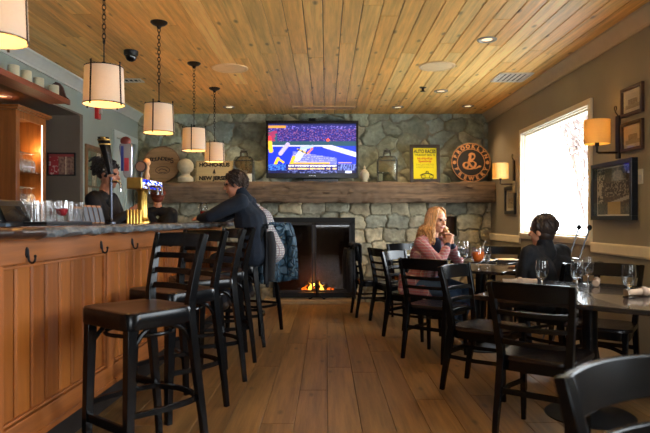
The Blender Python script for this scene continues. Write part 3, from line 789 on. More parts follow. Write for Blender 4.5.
# barrel head
R = .267
t = mantel_thing('barrel_head', 'round wooden barrel head with dark lettering leaning on the stone wall', 'sign', 160.5, 8.42, -.20)
def barrel_mat(): return wood('barrel_oak', (172, 134, 92), axis=0, rough=.7, streak=.25)
b = MB(); n = 8
for i in range(n):
    z0 = -R+2*R*i/n; z1 = -R+2*R*(i+1)/n-.003; poly = []
    for k in range(9):
        z = z0+(z1-z0)*k/8; poly.append((math.sqrt(max(0, R*R-z*z)), z))
    poly = [(-x, z) for x, z in poly[::-1]]+poly
    b.prism([(x, z+R) for x, z in poly[::-1]], 0, .028, plane='XZ')
b.build('stave_disc', barrel_mat(), t, smooth=0)
b = MB(); b.lathe([(R+.004, -.003), (R+.004, .03), (R-.012, .03), (R-.012, -.003), (R+.004, -.003)], 48, cap=False, M=Matrix.Translation((0, .03, R)) @ Matrix.Rotation(PI/2, 4, 'X')); b.build('rim', wood('barrel_rim', (120, 88, 58), axis=0), t)
INK = mat('dark_ink', (44, 32, 26), rough=.7, var=.1)
for ch, x, z, s_ in zip('FOUNDERS', [-.165, -.125, -.082, -.038, .005, .05, .093, .135], [.03, .045, .055, .06, .06, .055, .045, .03], [.115, .07, .07, .07, .07, .07, .075, .105]):
    lettering(t, ch, s_*1.05, INK, (x+.012, -.002, R+z+.02), (PI/2, -x*.9, 0), bold=.002, ext=.0015)
b = MB(); M_ = Matrix.Translation((.02, -.001, R-.09))
b.sweep([(.10*math.cos(a), 0, .055*math.sin(a)) for a in [2*PI*k/24 for k in range(24)]], .004, seg=4, closed=True, up=(0, 1, 0), M=M_)
b.sweep([(-.06, 0, -.01), (-.02, 0, .02), (.03, 0, .01), (.07, 0, -.02)], .006, seg=5, up=(0, 1, 0), M=M_); b.sweep([(-.05, 0, -.03), (.0, 0, -.035), (.05, 0, -.03)], .005, seg=5, up=(0, 1, 0), M=M_)
b.build('emblem', INK, t)
# finial ball
t = mantel_thing('ball_finial', 'large pale ball finial on a squat foot beside the barrel head', 'ornament', 185.5, 8.4)
b = MB(); b.lathe([(.105, 0), (.11, .012), (.108, .06), (.085, .085), (.06, .10), (.058, .115), (.07, .125)], 28); b.build('foot', mat('weathered_cream', (196, 186, 156), rough=.8, var=.12, scale=20), t)
b = MB(); b.ball((0, 0, .225), (.115, .115, .11), 28); b.build('ball', mat('weathered_cream', (196, 186, 156)), t)
# town sign
t = mantel_thing('wooden_sign', 'rectangular tan board sign with black town lettering and small tree', 'sign', 214, 8.42, -.12)
w_, h_ = PX(233, 8.42)-PX(195.5, 8.42), .31
b = MB(); b.bb(-w_/2, w_/2, 0, .022, 0, h_); b.build('board', wood('sign_tan', (176, 160, 118), axis=0, rough=.8, streak=.15), t, smooth=0, bevel=.003)
b = MB(); frame_ring(b, w_-.02, h_-.02, .004, .002, -.0015)
b.build('border_line', INK, t, smooth=0, loc=(0, 0, h_/2))
BLK = mat('black_letter', (24, 22, 20), rough=.7, var=.1)
lettering(t, 'HO-HO-KUS', .078, BLK, (0, -.002, h_-.06), bold=.004, ext=.0015)
lettering(t, 'NEW JERSEY', .078, BLK, (0, -.002, .055), bold=.004, ext=.0015)
b = MB()
for k, (a, c) in enumerate(((.028, .03), (.022, .05), (.015, .07))): b.prism([(-a, h_/2-.03+k*.018), (a, h_/2-.03+k*.018), (0, h_/2-.03+c)], -.003, 0, plane='XZ')
b.bb(-.005, .005, -.003, 0, h_/2-.045, h_/2-.028); b.build('tree_emblem', BLK, t, smooth=0)
# glass lanterns
LGL = pane_mat('lantern_glass', .28, (.62, .66, .6))
def lantern(label, px, Y):
    t = mantel_thing('glass_lantern', label, 'lantern', px, Y); t['group'] = 'bottle shaped lanterns on the mantel'
    hw, hh = .135, .31
    prof = [(-hw, 0), (-hw, hh), (-hw+.03, hh+.05), (-.05, hh+.06), (-.045, hh+.12), (-.03, hh+.13)]
    b = MB(); mt = mat('pewter', (74, 74, 66), rough=.4, metal=.7, var=.2)
    for sy in (-1, 1):
        for sx in (-1, 1): b.sweep([(sx*-p[0], sy*.07*(1 if i < 3 else .5), p[1]) for i, p in enumerate(prof)], .008, seg=6)
    for z, ww, dd in ((.006, hw, .07), (hh, hw, .07), (hh+.06, .05, .035)):
        b.bb(-ww, ww, -dd-.005, -dd+.005, z-.006, z+.006); b.bb(-ww, ww, dd-.005, dd+.005, z-.006, z+.006); b.bb(-ww-.005, -ww+.005, -dd, dd, z-.006, z+.006); b.bb(ww-.005, ww+.005, -dd, dd, z-.006, z+.006)
    b.build('lantern_frame', mt, t, smooth=0)
    b = MB(); b.bb(-hw, hw, -.07, .07, -.0, .006); b.build('base_plate', mt, t, smooth=0)
    b = MB(); b.lathe([(.045, hh+.12), (.05, hh+.13), (.05, hh+.15), (.02, hh+.16), (.02, hh+.17)], 16)
    b.build('cap', mt, t)
    b = MB()
    b.add([(-hw, -.07, .01), (hw, -.07, .01), (hw, -.07, hh), (hw-.03, -.06, hh+.05), (.05, -.035, hh+.06), (-.05, -.035, hh+.06), (-hw+.03, -.06, hh+.05), (-hw, -.07, hh)], [tuple(range(8))])
    b.add([(-hw, .07, .01), (hw, .07, .01), (hw, .07, hh), (hw-.03, .06, hh+.05), (.05, .035, hh+.06), (-.05, .035, hh+.06), (-hw+.03, .06, hh+.05), (-hw, .07, hh)], [tuple(range(8))])
    b.build('lantern_pane', LGL, t, smooth=0)
    return t
lantern('grey bottle-shaped lantern on the mantel between television and yellow poster', 387, 8.45)
lantern('grey bottle-shaped lantern on the mantel left of the television, behind the man', 244, 8.5)
def candle(x, y, z, r, h, label, group):
    t = thing('pillar_candle', label, 'candle', (x, y, z), random.random()*6, group)
    b = MB(); b.lathe([(r, 0), (r, h*.97), (r*.94, h), (r*.8, h-.006), (.001, h-.012)], 24); b.build('wax_body', WAX, t)
    b = MB(); b.sweep([(0, 0, h-.012), (0.001, 0, h+.002), (.003, 0, h+.01)], .0015, seg=5); b.build('wick', BLK, t)
    return t
candle(PX(380, 8.45), 8.46, MT+.008, .038, .115, 'cream candle standing inside the right-hand lantern', 'mantel candles')
candle(PX(249.5, 8.36), 8.36, MT, .034, .115, 'cream candle on the mantel just right of the curly haired head', 'mantel candles')
t = mantel_thing('ginger_jar', 'small cream lidded jar on the mantel at the television corner', 'jar', 364.5, 8.36)
b = MB(); b.lathe([(.045, 0), (.045, .015), (.035, .02), (.062, .06), (.07, .1), (.058, .135), (.04, .148)], 24); b.build('jar_body', CREAM, t)
b = MB(); b.lathe([(.043, .148), (.043, .158), (.02, .175), (.012, .18), (.018, .2), (.01, .22), (.001, .235)], 20); b.build('lid', CREAM, t)
# yellow poster
t = mantel_thing('framed_poster', 'bright yellow auto races poster in a dark frame on the mantel', 'poster', 425.3, 8.43, -.08)
w_, h_ = .43, .545
b = MB(); frame_ring(b, w_, h_, .048, .025, 0); b.build('frame', mat('dark_walnut_frame', (44, 34, 26), rough=.4, var=.2), t, smooth=0, loc=(0, 0, h_/2), bevel=.002)
b = MB(); b.bb(-w_/2+.03, w_/2-.03, .012, .02, .03, h_-.03); b.build('sheet', mat('yellow_paper', (238, 224, 20), rough=.7, var=.04), t, smooth=0)
GREY = mat('grey_ink', (70, 72, 30), rough=.7, var=.1); REDI = mat('red_ink', (196, 50, 20), rough=.7, var=.05)
lettering(t, 'AUTO RACES', .072, GREY, (0, .010, h_-.10), bold=.003, ext=.001, sx=.72)
lettering(t, 'THURSDAY AUG. 12', .034, GREY, (0, .010, h_-.15), bold=.001, ext=.001, sx=.95)
lettering(t, 'Ho-Ho-Kus', .046, REDI, (0, .010, h_-.20), bold=.001, ext=.001)
lettering(t, 'Speedway', .046, REDI, (0, .010, h_-.24), bold=.001, ext=.001)
b = MB()
for z in (h_-.285, h_-.31, h_-.335): b.bb(-.13, .13, .0095, .0115, z, z+.003)
b.build('print_line', GREY, t, smooth=0)
b = MB(); M_ = Matrix.Translation((.03, .010, .10))
for cx_ in (-.055, .06): b.sweep([(cx_+.028*math.cos(a), 0, -.02+.028*math.sin(a)) for a in [2*PI*k/16 for k in range(16)]], .004, seg=4, closed=True, up=(0, 1, 0), M=M_)
b.sweep([(-.1, 0, 0), (-.06, 0, .02), (0, 0, .03), (.05, 0, .02), (.09, 0, .0)], .008, seg=5, up=(0, 1, 0), M=M_); b.sweep([(-.02, 0, .03), (-.01, 0, .06), (.015, 0, .055), (.02, 0, .03)], .007, seg=5, up=(0, 1, 0), M=M_)
b.sweep([(-.09, 0, -.035), (.09, 0, -.035)], .003, seg=4, up=(0, 1, 0), M=M_); b.build('racing_car_drawing', GREY, t)
# round brewery sign
Rb = .285
t = mantel_thing('round_sign', 'round black and copper brewery sign with curling letter in the middle', 'sign', 471.4, 8.42, -.10)
T_ = Matrix.Translation((0, .0, Rb)) @ Matrix.Rotation(PI/2, 4, 'X')
b = MB(); b.lathe([(Rb, 0), (Rb, -.03), (.001, -.03)], 56, M=T_, cap=False); b.lathe([(.001, 0), (Rb, 0)], 56, M=T_, cap=False); b.build('disc', mat('sign_black', (34, 29, 26), rough=.5, var=.15), t)
COP = mat('copper_paint', (206, 146, 92), rough=.5, var=.1)
b = MB()
for ro, ri in ((Rb-.004, Rb-.014), (Rb*.70, Rb*.67)): b.lathe([(ro, .001), (ro, .005), (ri, .005), (ri, .001), (ro, .001)], 56, M=T_, cap=False)
b.build('ring_band', COP, t)
def arc_text(s, rad, a0, a1, size, inv=False):
    n = len(s)
    for i, ch in enumerate(s):
        a = math.radians(a0+(a1-a0)*i/(n-1)); x, z = rad*math.cos(a), rad*math.sin(a)
        ry = (PI/2-a) if not inv else (-PI/2-a)
        o = lettering(t, ch, size, COP, (x, -.003, Rb+z), bold=.003, ext=.002)
        o.matrix_local = Matrix.Translation((x, -.003, Rb+z)) @ Matrix.Rotation(ry, 4, 'Y') @ Matrix.Rotation(PI/2, 4, 'X')
arc_text('BROOKLYN', Rb*.815, 158, 22, .075)
arc_text('BREWERY', Rb*.825, -155, -25, .075, True)
for s_ in (-1, 1):
    b = MB(); b.lathe([(.026, 0), (.026, .005), (.001, .006)], 18, M=Matrix.Translation((s_*Rb*.83, 0, Rb+.0)) @ Matrix.Rotation(PI/2, 4, 'X')); b.build('dot', COP, t)
def curve_pts(P, n=8):
    out = []
    for i in range(len(P)-1):
        p0 = P[max(i-1, 0)]; p1 = P[i]; p2 = P[i+1]; p3 = P[min(i+2, len(P)-1)]
        for k in range(n):
            u = k/n; out.append(tuple(.5*((2*p1[j])+(-p0[j]+p2[j])*u+(2*p0[j]-5*p1[j]+4*p2[j]-p3[j])*u*u+(-p0[j]+3*p1[j]-3*p2[j]+p3[j])*u**3) for j in range(len(p1))))
    out.append(tuple(P[-1])); return out
b = MB(); sc = .125
P1 = [(-.25, .75), (-.05, 1.0), (.35, .95), (.45, .6), (.15, .3), (-.1, .15), (.3, .12), (.55, -.2), (.3, -.62), (-.2, -.75), (-.7, -.6), (-.85, -.25), (-.6, .0), (-.25, -.1), (.05, -.45), (.5, -.7), (.95, -.45), (1.1, -.55)]
P2 = [(.0, .95), (-.1, .5), (-.2, .1), (-.3, -.35), (-.45, -.62)]
for P_, wd in ((P1, .016), (P2, .02)):
    pts = curve_pts([(x*sc, 0, z*sc) for x, z in P_]); b.sweep(pts, wd, seg=6, up=(0, 1, 0), radii=[.7+.6*abs(math.sin(i*.13)) for i in range(len(pts))], M=Matrix.Translation((-.0, .008, Rb-.0)))
b.build('emblem', COP, t)

# ================================================================== RIGHT WALL ITEMS
SC = mat('oil_bronze', (40, 34, 30), rough=.4, metal=.6, var=.15)
def sconce():
    t = thing('wall_sconce', '', 'lamp', (0, 0, 0), 0, 'lit drum wall sconces')   # local +X points at the wall
    b = MB(); b.bb(-.018, 0, -.03, .03, -.22, .13); b.build('back_plate', SC, t, smooth=0, bevel=.004)
    b = MB(); b.sweep([(-.01, 0, .13), (-.03, 0, .16), (-.03, 0, .17)], .005, seg=6)
    b.sweep([(-.03, .018*math.sin(a), .19+.018*math.cos(a)) for a in [2*PI*k/16 for k in range(16)]], .004, seg=6, closed=True, up=(1, 0, 0)); b.build('ring_finial', SC, t)
    b = MB(); b.sweep([(-.01, 0, -.17), (-.1, 0, -.17), (-.17, 0, -.17), (-.18, 0, -.165), (-.18, 0, -.11)], .009, seg=8); b.lathe([(.016, -.12), (.016, -.05), (.01, -.045)], 12, c=(-.18, 0, 0)); b.build('arm', SC, t)
    b = MB(); drum(b, .1, .1, -.1, .095); 
    for v in range(len(b.v)): x, y, z = b.v[v]; b.v[v] = (x-.18, y, z)
    b.build('lamp_shade', SHADEW, t, smooth=60, fixn=False)
    b = MB(); b.ball((-.18, 0, .0), (.025, .025, .035), 12); b.build('light_bulb', BULB, t)
    return t
sc1 = sconce()
for o, (y, z, lab) in zip((sc1, copy_tree(sc1)), ((4.80, 1.91, 'lit drum sconce beside the small framed prints, right of the window'), (7.46, 1.81, 'lit drum sconce beside the round sign, left of the window'))):
    place(o, (XR, y, z), 0, lab); light('POINT', (XR-.18, y, z+.0), 5.5, (255, 178, 90), .03)
b = MB(); y_, z_ = 7.42, 1.62
t = thing('thermostat', 'small pale box on the wall below the far sconce', 'control', (XR, y_, z_)); b.bb(-.03, 0, -.05, .05, -.09, .06); b.build('cover', mat('putty_plastic', (150, 140, 118), rough=.5, var=.04), t, smooth=0, bevel=.004)
b = MB(); b.bb(-.032, -.03, -.03, .03, .0, .035); b.build('display', mat('grey_display', (90, 90, 84), rough=.3, var=.04), t, smooth=0)
def wall_frame(label, y0, y1, z0, z1, fn, depth=.025, bar=.025, fm=None, mat_border=.03, name='framed_picture', side=1, res=40):
    """picture on a side wall; side 1 = right wall, -1 = left wall; local -Y faces the room"""
    wx = XR if side == 1 else XL
    w_, h_ = abs(y1-y0), z1-z0
    t = thing(name, label, 'picture', (wx-side*depth, (y0+y1)/2, (z0+z1)/2), -side*PI/2)
    fm = fm or mat('dark_wood_frame', (70, 48, 36), rough=.4, var=.2)
    b = MB(); frame_ring(b, w_, h_, bar, depth, 0); b.build('frame', fm, t, smooth=0, bevel=.002)
    b = MB(); b.bb(-w_/2+bar, w_/2-bar, depth-.006, depth, -h_/2+bar, h_/2-bar); b.build('mat_board', PAPERW, t, smooth=0)
    picture(t, 'print', w_-2*bar-2*mat_border, h_-2*bar-2*mat_border, res, int(res*.75), fn, ATTRPIC, (0, depth-.0075 if depth > .01 else 0, 0))
    b = MB(); b.bb(-w_/2+bar, w_/2-bar, min(.006, depth*.3), min(.006, depth*.3)+.0015, -h_/2+bar, h_/2-bar); b.build('frame_glass', FRAMEGLASS, t, smooth=0)
    return t
def sketch_fn(seed, ground=(205, 196, 176)):
    def fn(u, v):
        n = noise.noise(Vector((u*5, v*5, seed))); m = noise.noise(Vector((u*22, v*22, seed+3)))
        if v > .72: return (150, 140, 118) if m > 0 else (170, 160, 138)
        if .3 < v+.15*n and .2 < u < .85 and v > .38: return (120, 108, 92) if m > -.1 else (178, 168, 148)
        return ground
    return fn
k1, k2 = YR(644.5), YR(623)
wall_frame('small framed pencil print, upper of the two beside the near sconce', k1, k2, PZ(118.5, k2), PZ(90.3, k2), sketch_fn(2))
wall_frame('small framed pencil print, lower of the two beside the near sconce', k1, k2, PZ(153, k2), PZ(124.5, k2), sketch_fn(8))
def box_fn(u, v):
    n = noise.noise(Vector((u*7, v*7, 5))); m = noise.noise(Vector((u*25, v*25, 1)))
    if v > .74 and .30 < u < .66: return (176, 146, 84)
    if .70 < v-(u-.5)*-.25 < .78 and u > .4: return (160, 158, 146)
    if v < .28 and .42 < u < .8: return (96, 104, 104) if m > 0 else (130, 130, 120)
    if u < .22 and v < .75: return (170, 165, 150) if n+m > .1 else (60, 62, 60)
    if .3 < v < .62: return (130, 126, 112) if m > .12 else (44, 44, 42)
    return (62, 58, 50) if m > 0 else (88, 80, 64)
XS = XR-.05; ys0, ys1 = YR(638), F*XS/(590.5-CX)
wall_frame('large deep shadow box collage hanging below the near sconce', ys0, ys1, PZ(220, ys1), PZ(165.5, ys1), box_fn, depth=.05, bar=.035, fm=mat('blue_black_frame', (28, 34, 40), rough=.3, var=.2), mat_border=.012, name='shadow_box', res=70)
k1, k2 = YR(516.5), YR(506)
wall_frame('small dark framed picture under the far sconce', k1, k2, PZ(214, 7.5), PZ(186, 7.5), sketch_fn(5, (150, 148, 140)), fm=mat('blue_black_frame', (28, 34, 40)), bar=.045, mat_border=.03)
t = thing('light_switch', 'small white switch plate on the wall right of the shadow box', 'switch', (XR, YR(641), PZ(176.5, YR(641))))
b = MB(); b.bb(-.006, 0, -.035, .035, -.057, .057); b.build('plate', WHITE, t, smooth=0, bevel=.002)
b = MB(); b.bb(-.016, -.006, -.006, .006, -.012, .012); b.build('toggle', WHITE, t, smooth=0)

# ================================================================== LEFT WALL ITEMS
def left_big(u, v):
    m = noise.noise(Vector((math.floor(u*3)*3.1, math.floor(v*4)*5.3, 2))); k = noise.noise(Vector((u*20, v*20, 1)))
    if (u*3) % 1 < .1 or (v*4) % 1 < .08: return (120, 104, 74)
    c = (196, 186, 150) if m > .2 else (120, 140, 118) if m > -.1 else (170, 90, 60) if m > -.25 else (206, 200, 180)
    return tuple(int(q*(1+.4*k)) if q*(1+.4*k) < 255 else 255 for q in c)
wall_frame('tall framed panel of small prints on the left wall behind the bartender', YLf(84.5), YLf(101.5), 1.12, PZ(143.5, YLf(84.5)), left_big, bar=.045, fm=wood('oak_frame', (120, 86, 50), axis=2), mat_border=.0, side=-1, res=48)
# frame on the dark alcove wall
t = thing('framed_picture', 'small black framed red and tan print on the dark brown wall', 'picture', (PX(62, YA), YA-.02, PZ(164.3, YA)))
w_, h_ = PX(76, YA)-PX(48, YA), PZ(153, YA)-PZ(176, YA)
def red_fn(u, v):
    m = noise.noise(Vector((u*12, v*9, 4)))
    if v < .12: return (150, 60, 60)
    if u < .38: return (160, 40, 48) if m < .25 else (205, 170, 160)
    if abs(u-.66) < .012: return (240, 220, 190)
    return (150, 120, 100) if m > .1 else (110, 78, 70) if m < -.2 else (132, 106, 92)
b = MB(); frame_ring(b, w_, h_, .014, .02, 0); b.build('frame', BLK, t, smooth=0)
picture(t, 'print', w_-.028, h_-.028, 40, 30, red_fn, ATTRPIC, (0, .012, 0))
t = thing('fire_alarm', 'small red fire alarm high on the left wall under the pendant', 'alarm', (XL, YLf(96), PZ(113, YLf(96))))
RED = mat('alarm_red', (180, 30, 34), rough=.35, var=.05)
b = MB(); b.bb(0, .045, -.045, .045, -.075, .075); b.build('housing', RED, t, smooth=0, bevel=.006)
b = MB(); b.bb(.045, .07, -.03, .03, -.01, .04); b.build('strobe', mat('strobe_lens', (230, 230, 225), rough=.1, var=0), t, smooth=0, bevel=.004)
# candle shelf
sx = XL+.21; sy1 = F*abs(sx)/(CX-70); sz = PZ(104, sy1)
SHW = wood('red_brown_shelf', (128, 68, 46), axis=1, rough=.4, streak=.3)
t = thing('wall_shelf', 'long red-brown wooden shelf with scrolled end high on the left wall', 'shelf', (XL, 0, sz))
b = MB(); b.bb(0, .21, 2.2, sy1, 0, .03); b.bb(.185, .215, 2.2, sy1, -.012, .04); b.build('shelf_board', SHW, t, smooth=0, bevel=.003)
b = MB(); prof = [(0, .03), (.21, .03), (.205, .05), (.18, .07), (.165, .11), (.15, .16), (.12, .20), (.08, .215), (.04, .19), (.0, .12)]
b.prism(prof, sy1-.03, sy1-.005, plane='XZ'); b.build('scroll_end', wood('dark_scroll', (82, 50, 38), axis=2), t, smooth=0)
zc_ = sz+.0305
clabs = ['cream pillar candle on the high shelf, nearest the camera of the four', 'cream pillar candle on the high shelf, second from the camera', 'cream pillar candle on the high shelf, third from the camera', 'cream pillar candle on the high shelf, beside its scrolled end']
for i, p in enumerate((13.5, 26, 38.7, 54)):
    xx = XL+.115; yy = F*abs(xx)/(CX-p); candle(xx, yy, zc_, .046, .125+.006*math.sin(i*2), clabs[i], 'candles on the high shelf')

# back bar cabinet with glasses
cy0, cy1 = F*2.87/(CX-16), F*2.87/(CX-46); cz = PZ(106, cy0); cxf = -2.87
CHER = wood('cherry_cabinet', (156, 92, 40), axis=2, rough=.35, streak=.3, coat=.2)
t = thing('glass_cabinet', 'tall reddish wooden cabinet with glass shelves and a lit edge', 'cabinet', (cxf, cy0, 0))
D_ = .5; Lc = cy1-cy0
b = MB(); b.bb(-D_, 0, 0, .03, 0, cz-.03); b.bb(-D_, -.0, Lc-.03, Lc, 0, cz-.03); b.bb(-D_, -D_+.02, .03, Lc-.03, 0, cz-.03); b.bb(-D_, 0, .03, Lc-.03, cz-.06, cz-.03); b.bb(-D_, 0, .03, Lc-.03, 0, 1.0)
b.bb(-.02, 0, .03, .07, 1.0, cz-.06); b.bb(-.02, 0, Lc-.07, Lc-.03, 1.0, cz-.06); b.bb(-.02, 0, .07, Lc-.07, cz-.1, cz-.06)
b.build('carcass', CHER, t, smooth=0, bevel=.002)
b = MB(); b.bb(-D_-.0, .03, -.03, Lc+.03, cz-.03, cz-.012); b.bb(-D_, .045, -.045, Lc+.045, cz-.012, cz+.012); b.build('cornice', CHER, t, smooth=0, bevel=.004)
b = MB(); b.bb(-.008, .0, Lc-.082, Lc-.074, 1.0, cz-.1); b.build('led_strip', LED, t, smooth=0)
sh = [PZ(171.5, (cy0+cy1)/2), PZ(206, (cy0+cy1)/2)]
for z in sh: b = MB(); b.bb(-D_+.02, -.03, .03, Lc-.03, z-.012, z); b.build('glass_shelf', GLASS, t, smooth=0)
light('POINT', (-.06, Lc-.12, 1.9), 2.2, (255, 222, 170), .02, t)
light('POINT', (-.06, Lc-.12, 1.35), 1.6, (255, 222, 170), .05, t)

def goblet_profile(h=.185, R=.04, stem=.06, foot=.034):
    o = [(foot, 0), (foot, .002), (foot*.5, .006), (.0055, .012), (.0042, stem*.6), (.006, stem)]
    n = 9
    for i in range(1, n+1):
        u = i/n; o.append((.006+(R-.006)*math.sqrt(1-(1-min(1, u*1.7))**2)*(1-.16*max(0, u-.6)/.4), stem+(h-stem)*u))
    inner = [(r-.0016, z) for r, z in o[6:][::-1]]+[(.0005, stem+.008)]
    return o+inner
def make_goblet(liq=None, level=.5, straw=False, ice=False, gm=None):
    t = thing('water_goblet', '', 'glass')
    b = MB(); p = goblet_profile(); b.lathe(p, 24, cap=False); b.face(list(range(24))); b.build('glass_bowl', gm or (THIN if liq else GLASS), t, smooth=60)
    if liq:
        q = [(r, z) for r, z in goblet_profile()[6:15]]; zz = .06+.125*level
        prof = [(.001, .069)]+[(r-.0024, z+.002) for r, z in q if z < zz]
        prof += [(prof[-1][0], zz), (.001, zz)]
        b = MB(); b.lathe(prof, 24, cap=False); b.build('drink', liq, t, smooth=60)
    if ice:
        r = random.Random(5); b = MB()
        for k in range(5): b.box((r.uniform(-.015, .015), r.uniform(-.015, .015), .06+.125*level-.006+r.uniform(-.02, .01)), (.02, .02, .02), R=Matrix.Rotation(r.uniform(0, 3), 3, (r.random(), r.random(), 1)))
        b.build('ice_cubes', ICE, t, smooth=0, bevel=.002)
    if straw:
        b = MB(); b.sweep([(-.01, 0, .075), (.045, -.0, .235)], .003, seg=8); b.build('straw', WHITE, t)
    return t
gob = make_goblet(); GUSED = [False]
gobr = make_goblet(gm=THINW); RUSED = [False]
def put_goblet(loc, label, group, flip=False, scale=1):
    if flip: o = gobr if not RUSED[0] else copy_tree(gobr); RUSED[0] = True
    else: o = gob if not GUSED[0] else copy_tree(gob); GUSED[0] = True
    place(o, loc, 0, label, group); o.scale = (scale,)*3
    if flip: o.rotation_euler = (PI, 0, 0); o.location = (loc[0], loc[1], loc[2]+.185*scale)
    return o

# ================================================================== TABLES AND CHAIRS
E1 = Vector((.766, -.643, 0)); E2 = Vector((.643, .766, 0)); TR = math.atan2(E1.y, E1.x)
def table(cx, cy, w, d, label, rz=TR, bases=1):
    t = thing('dining_table', label, 'table', (cx, cy, 0), rz, 'dark pedestal dining tables')
    b = MB(); rr = .02; poly = []
    for qx, qy, a0 in ((1, 1, 0), (-1, 1, 90), (-1, -1, 180), (1, -1, 270)):
        for k in range(5): a = math.radians(a0+k*22.5); poly.append((qx*(w/2-rr)+rr*math.cos(a), qy*(d/2-rr)+rr*math.sin(a)))
    b.prism(poly, .722, .75); b.build('tabletop', TABLETOP, t, smooth=30, bevel=.004)
    for k in range(bases):
        yy = 0 if bases == 1 else (-1+2*k)*d*.27
        b = MB(); b.lathe([(.045, .02), (.045, .69), (.09, .70), (.11, .722)], 24, c=(0, yy, 0)); b.build('pedestal', BLACKWOOD, t)
        b = MB(); b.lathe([(.26, 0), (.26, .008), (.22, .018), (.08, .03), (.05, .045)], 36, c=(0, yy, 0)); b.build('base_plate', IRON, t)
    return t
def rounded(w, d, rr, taper=0, n=5):
    poly = []
    for qx, qy, a0 in ((1, 1, 0), (-1, 1, 90), (-1, -1, 180), (1, -1, 270)):
        for k in range(n):
            a = math.radians(a0+k*90/(n-1)); y = qy*(d/2-rr)+rr*math.sin(a); x = qx*(w/2-rr)+rr*math.cos(a)
            poly.append((x*(1+taper*(y/d)), y))
    return poly
def chair_back(t, zs, zt, w0, w1, y0, y1, rails, top_h, foot, fw_):
    """posts run from floor to top; y0 = seat rear, y1 = top lean"""
    def post_at(z, s_):
        if z < zs: u = z/zs; u2 = u*u*(3-2*u); return (s_*(fw_+(w0-fw_)*u), foot+(y0-foot)*(u*.6+u2*.4), z)
        u = (z-zs)/(zt-zs); return (s_*(w0+(w1-w0)*u), y0+(y1-y0)*(u**1.35), z)
    for s_ in (-1, 1):
        b = MB(); zz = [0, zs*.25, zs*.5, zs*.75, zs*.93, zs, zs+.05]+[zs+(zt-zs)*k/6 for k in range(1, 7)]
        pts = [post_at(z, s_) for z in zz]
        wr = [.75, .85, .95, 1.05, 1.1, 1.1, 1.05, 1.05, 1.0, .95, .9, .85, .8]
        b.sweep(pts, .036, .042, up=(0, 1, 0), radii=wr[:len(pts)]); b.build('back_post', BLACKWOOD, t, smooth=40, bevel=.003)
    def rail(z, h, name, bow=.042, th=.018, crownz=0.0):
        b = MB(); pts = []; n = 10; rings = []
        for k in range(n+1):
            u = k/n; a = post_at(z, -1); c = post_at(z, 1); x = a[0]+(c[0]-a[0])*u; y = a[1]-bow*4*u*(1-u)
            lean = (post_at(z+.01, 1)[1]-post_at(z-.01, 1)[1])/.02
            zc = crownz*4*u*(1-u)
            rings.append([(x, y-th/2+lean*-h/2, z-h/2), (x, y+th/2+lean*-h/2, z-h/2), (x, y+th/2+lean*h/2, z+h/2+zc), (x, y-th/2+lean*h/2, z+h/2+zc)])
        b.rings(rings); b.build(name, BLACKWOOD, t, smooth=40, bevel=.003)
    rail(zt-top_h/2-.002, top_h, 'top_rail', crownz=.006)
    for z, h in rails: rail(z, h, 'back_slat')
    return post_at
def make_chair():
    t = thing('dining_chair', '', 'chair')
    b = MB(); po = rounded(.435, .42, .09, .10)
    cen = lambda z, s_: [(x*s_, y*s_+.01, z) for x, y in po]
    b.rings([cen(.43, .97), cen(.436, 1), cen(.452, 1), cen(.46, .975), cen(.456, .8), cen(.450, .4), cen(.449, .05)]); b.build('seat', DSEAT, t, smooth=40)
    b = MB(); po2 = rounded(.385, .37, .05, .10)
    for z0, z1 in ((.375, .43),): b.rings([[(x, y, z0) for x, y in po2], [(x, y, z1) for x, y in po2], [(x*.9, y*.9, z1) for x, y in po2], [(x*.9, y*.9, z0) for x, y in po2], [(x, y, z0) for x, y in po2]], cap=False)
    b.build('seat_apron', BLACKWOOD, t, smooth=40)
    for s_ in (-1, 1):
        b = MB(); b.sweep([(s_*.182, .19, 0), (s_*.18, .175, .43)], .036, .036, up=(0, 1, 0), radii=[.7, 1.05]); b.build('leg', BLACKWOOD, t, smooth=40, bevel=.003)
    chair_back(t, .45, .865, .178, .215, -.19, -.265, ((.70, .028), (.62, .028), (.54, .028)), .092, -.26, .19)
    for s_ in (-1, 1):
        b = MB(); b.sweep([(s_*.18, .17, .24), (s_*.205, 0, .24), (s_*.18, -.21, .24)], .016, .024, up=(0, 0, 1)); b.build('side_stretcher', BLACKWOOD, t, smooth=40)
    b = MB(); b.sweep([(-.18, -.215, .27), (.18, -.215, .27)], .016, .03); b.build('rear_stretcher', BLACKWOOD, t, smooth=0)
    b = MB(); b.sweep(curve_pts([(-.18, .17, .29), (-.09, .12, .31), (0, .10, .315), (.09, .12, .31), (.18, .17, .29)], 4), .016, .022); b.build('front_stretcher', BLACKWOOD, t, smooth=40)
    return t
ch0 = make_chair(); CU = [False]
def chair(cx, cy, fx, fy, label, grp):
    o = ch0 if not CU[0] else copy_tree(ch0); CU[0] = True
    return place(o, (cx, cy, 0), frot(fx, fy), label, grp)
def chair_from_back(xm, ym, fx, fy, label, grp, off=.245):
    l = math.hypot(fx, fy); return chair(xm+fx/l*off, ym+fy/l*off, fx, fy, label, grp)
C1 = Vector((.87, 3.50, 0)); T1 = C1+E1*.50+E2*.56
table(T1.x, T1.y, 1.0, 1.12, 'nearest dark dining table set with four goblets and rolled napkins')
T2 = Vector((1.45, 5.54, 0))
table(T2.x, T2.y, .78, .82, 'dark dining table between the woman and the boy')
table(1.38, 7.30, .72, .72, 'dark dining table near the stone wall behind the woman')
table(1.80, 6.42, .66, .66, 'dark dining table with plates near the window beyond the boy')
G1 = 'black ladder-back dining chairs'
chair_from_back(1.07, 3.08, .60, .80, 'black ladder-back chair seen from behind in front of the nearest table', G1)
chair_from_back(.95, 4.29, .77, -.64, 'black ladder-back chair at the left side of the nearest table', G1)
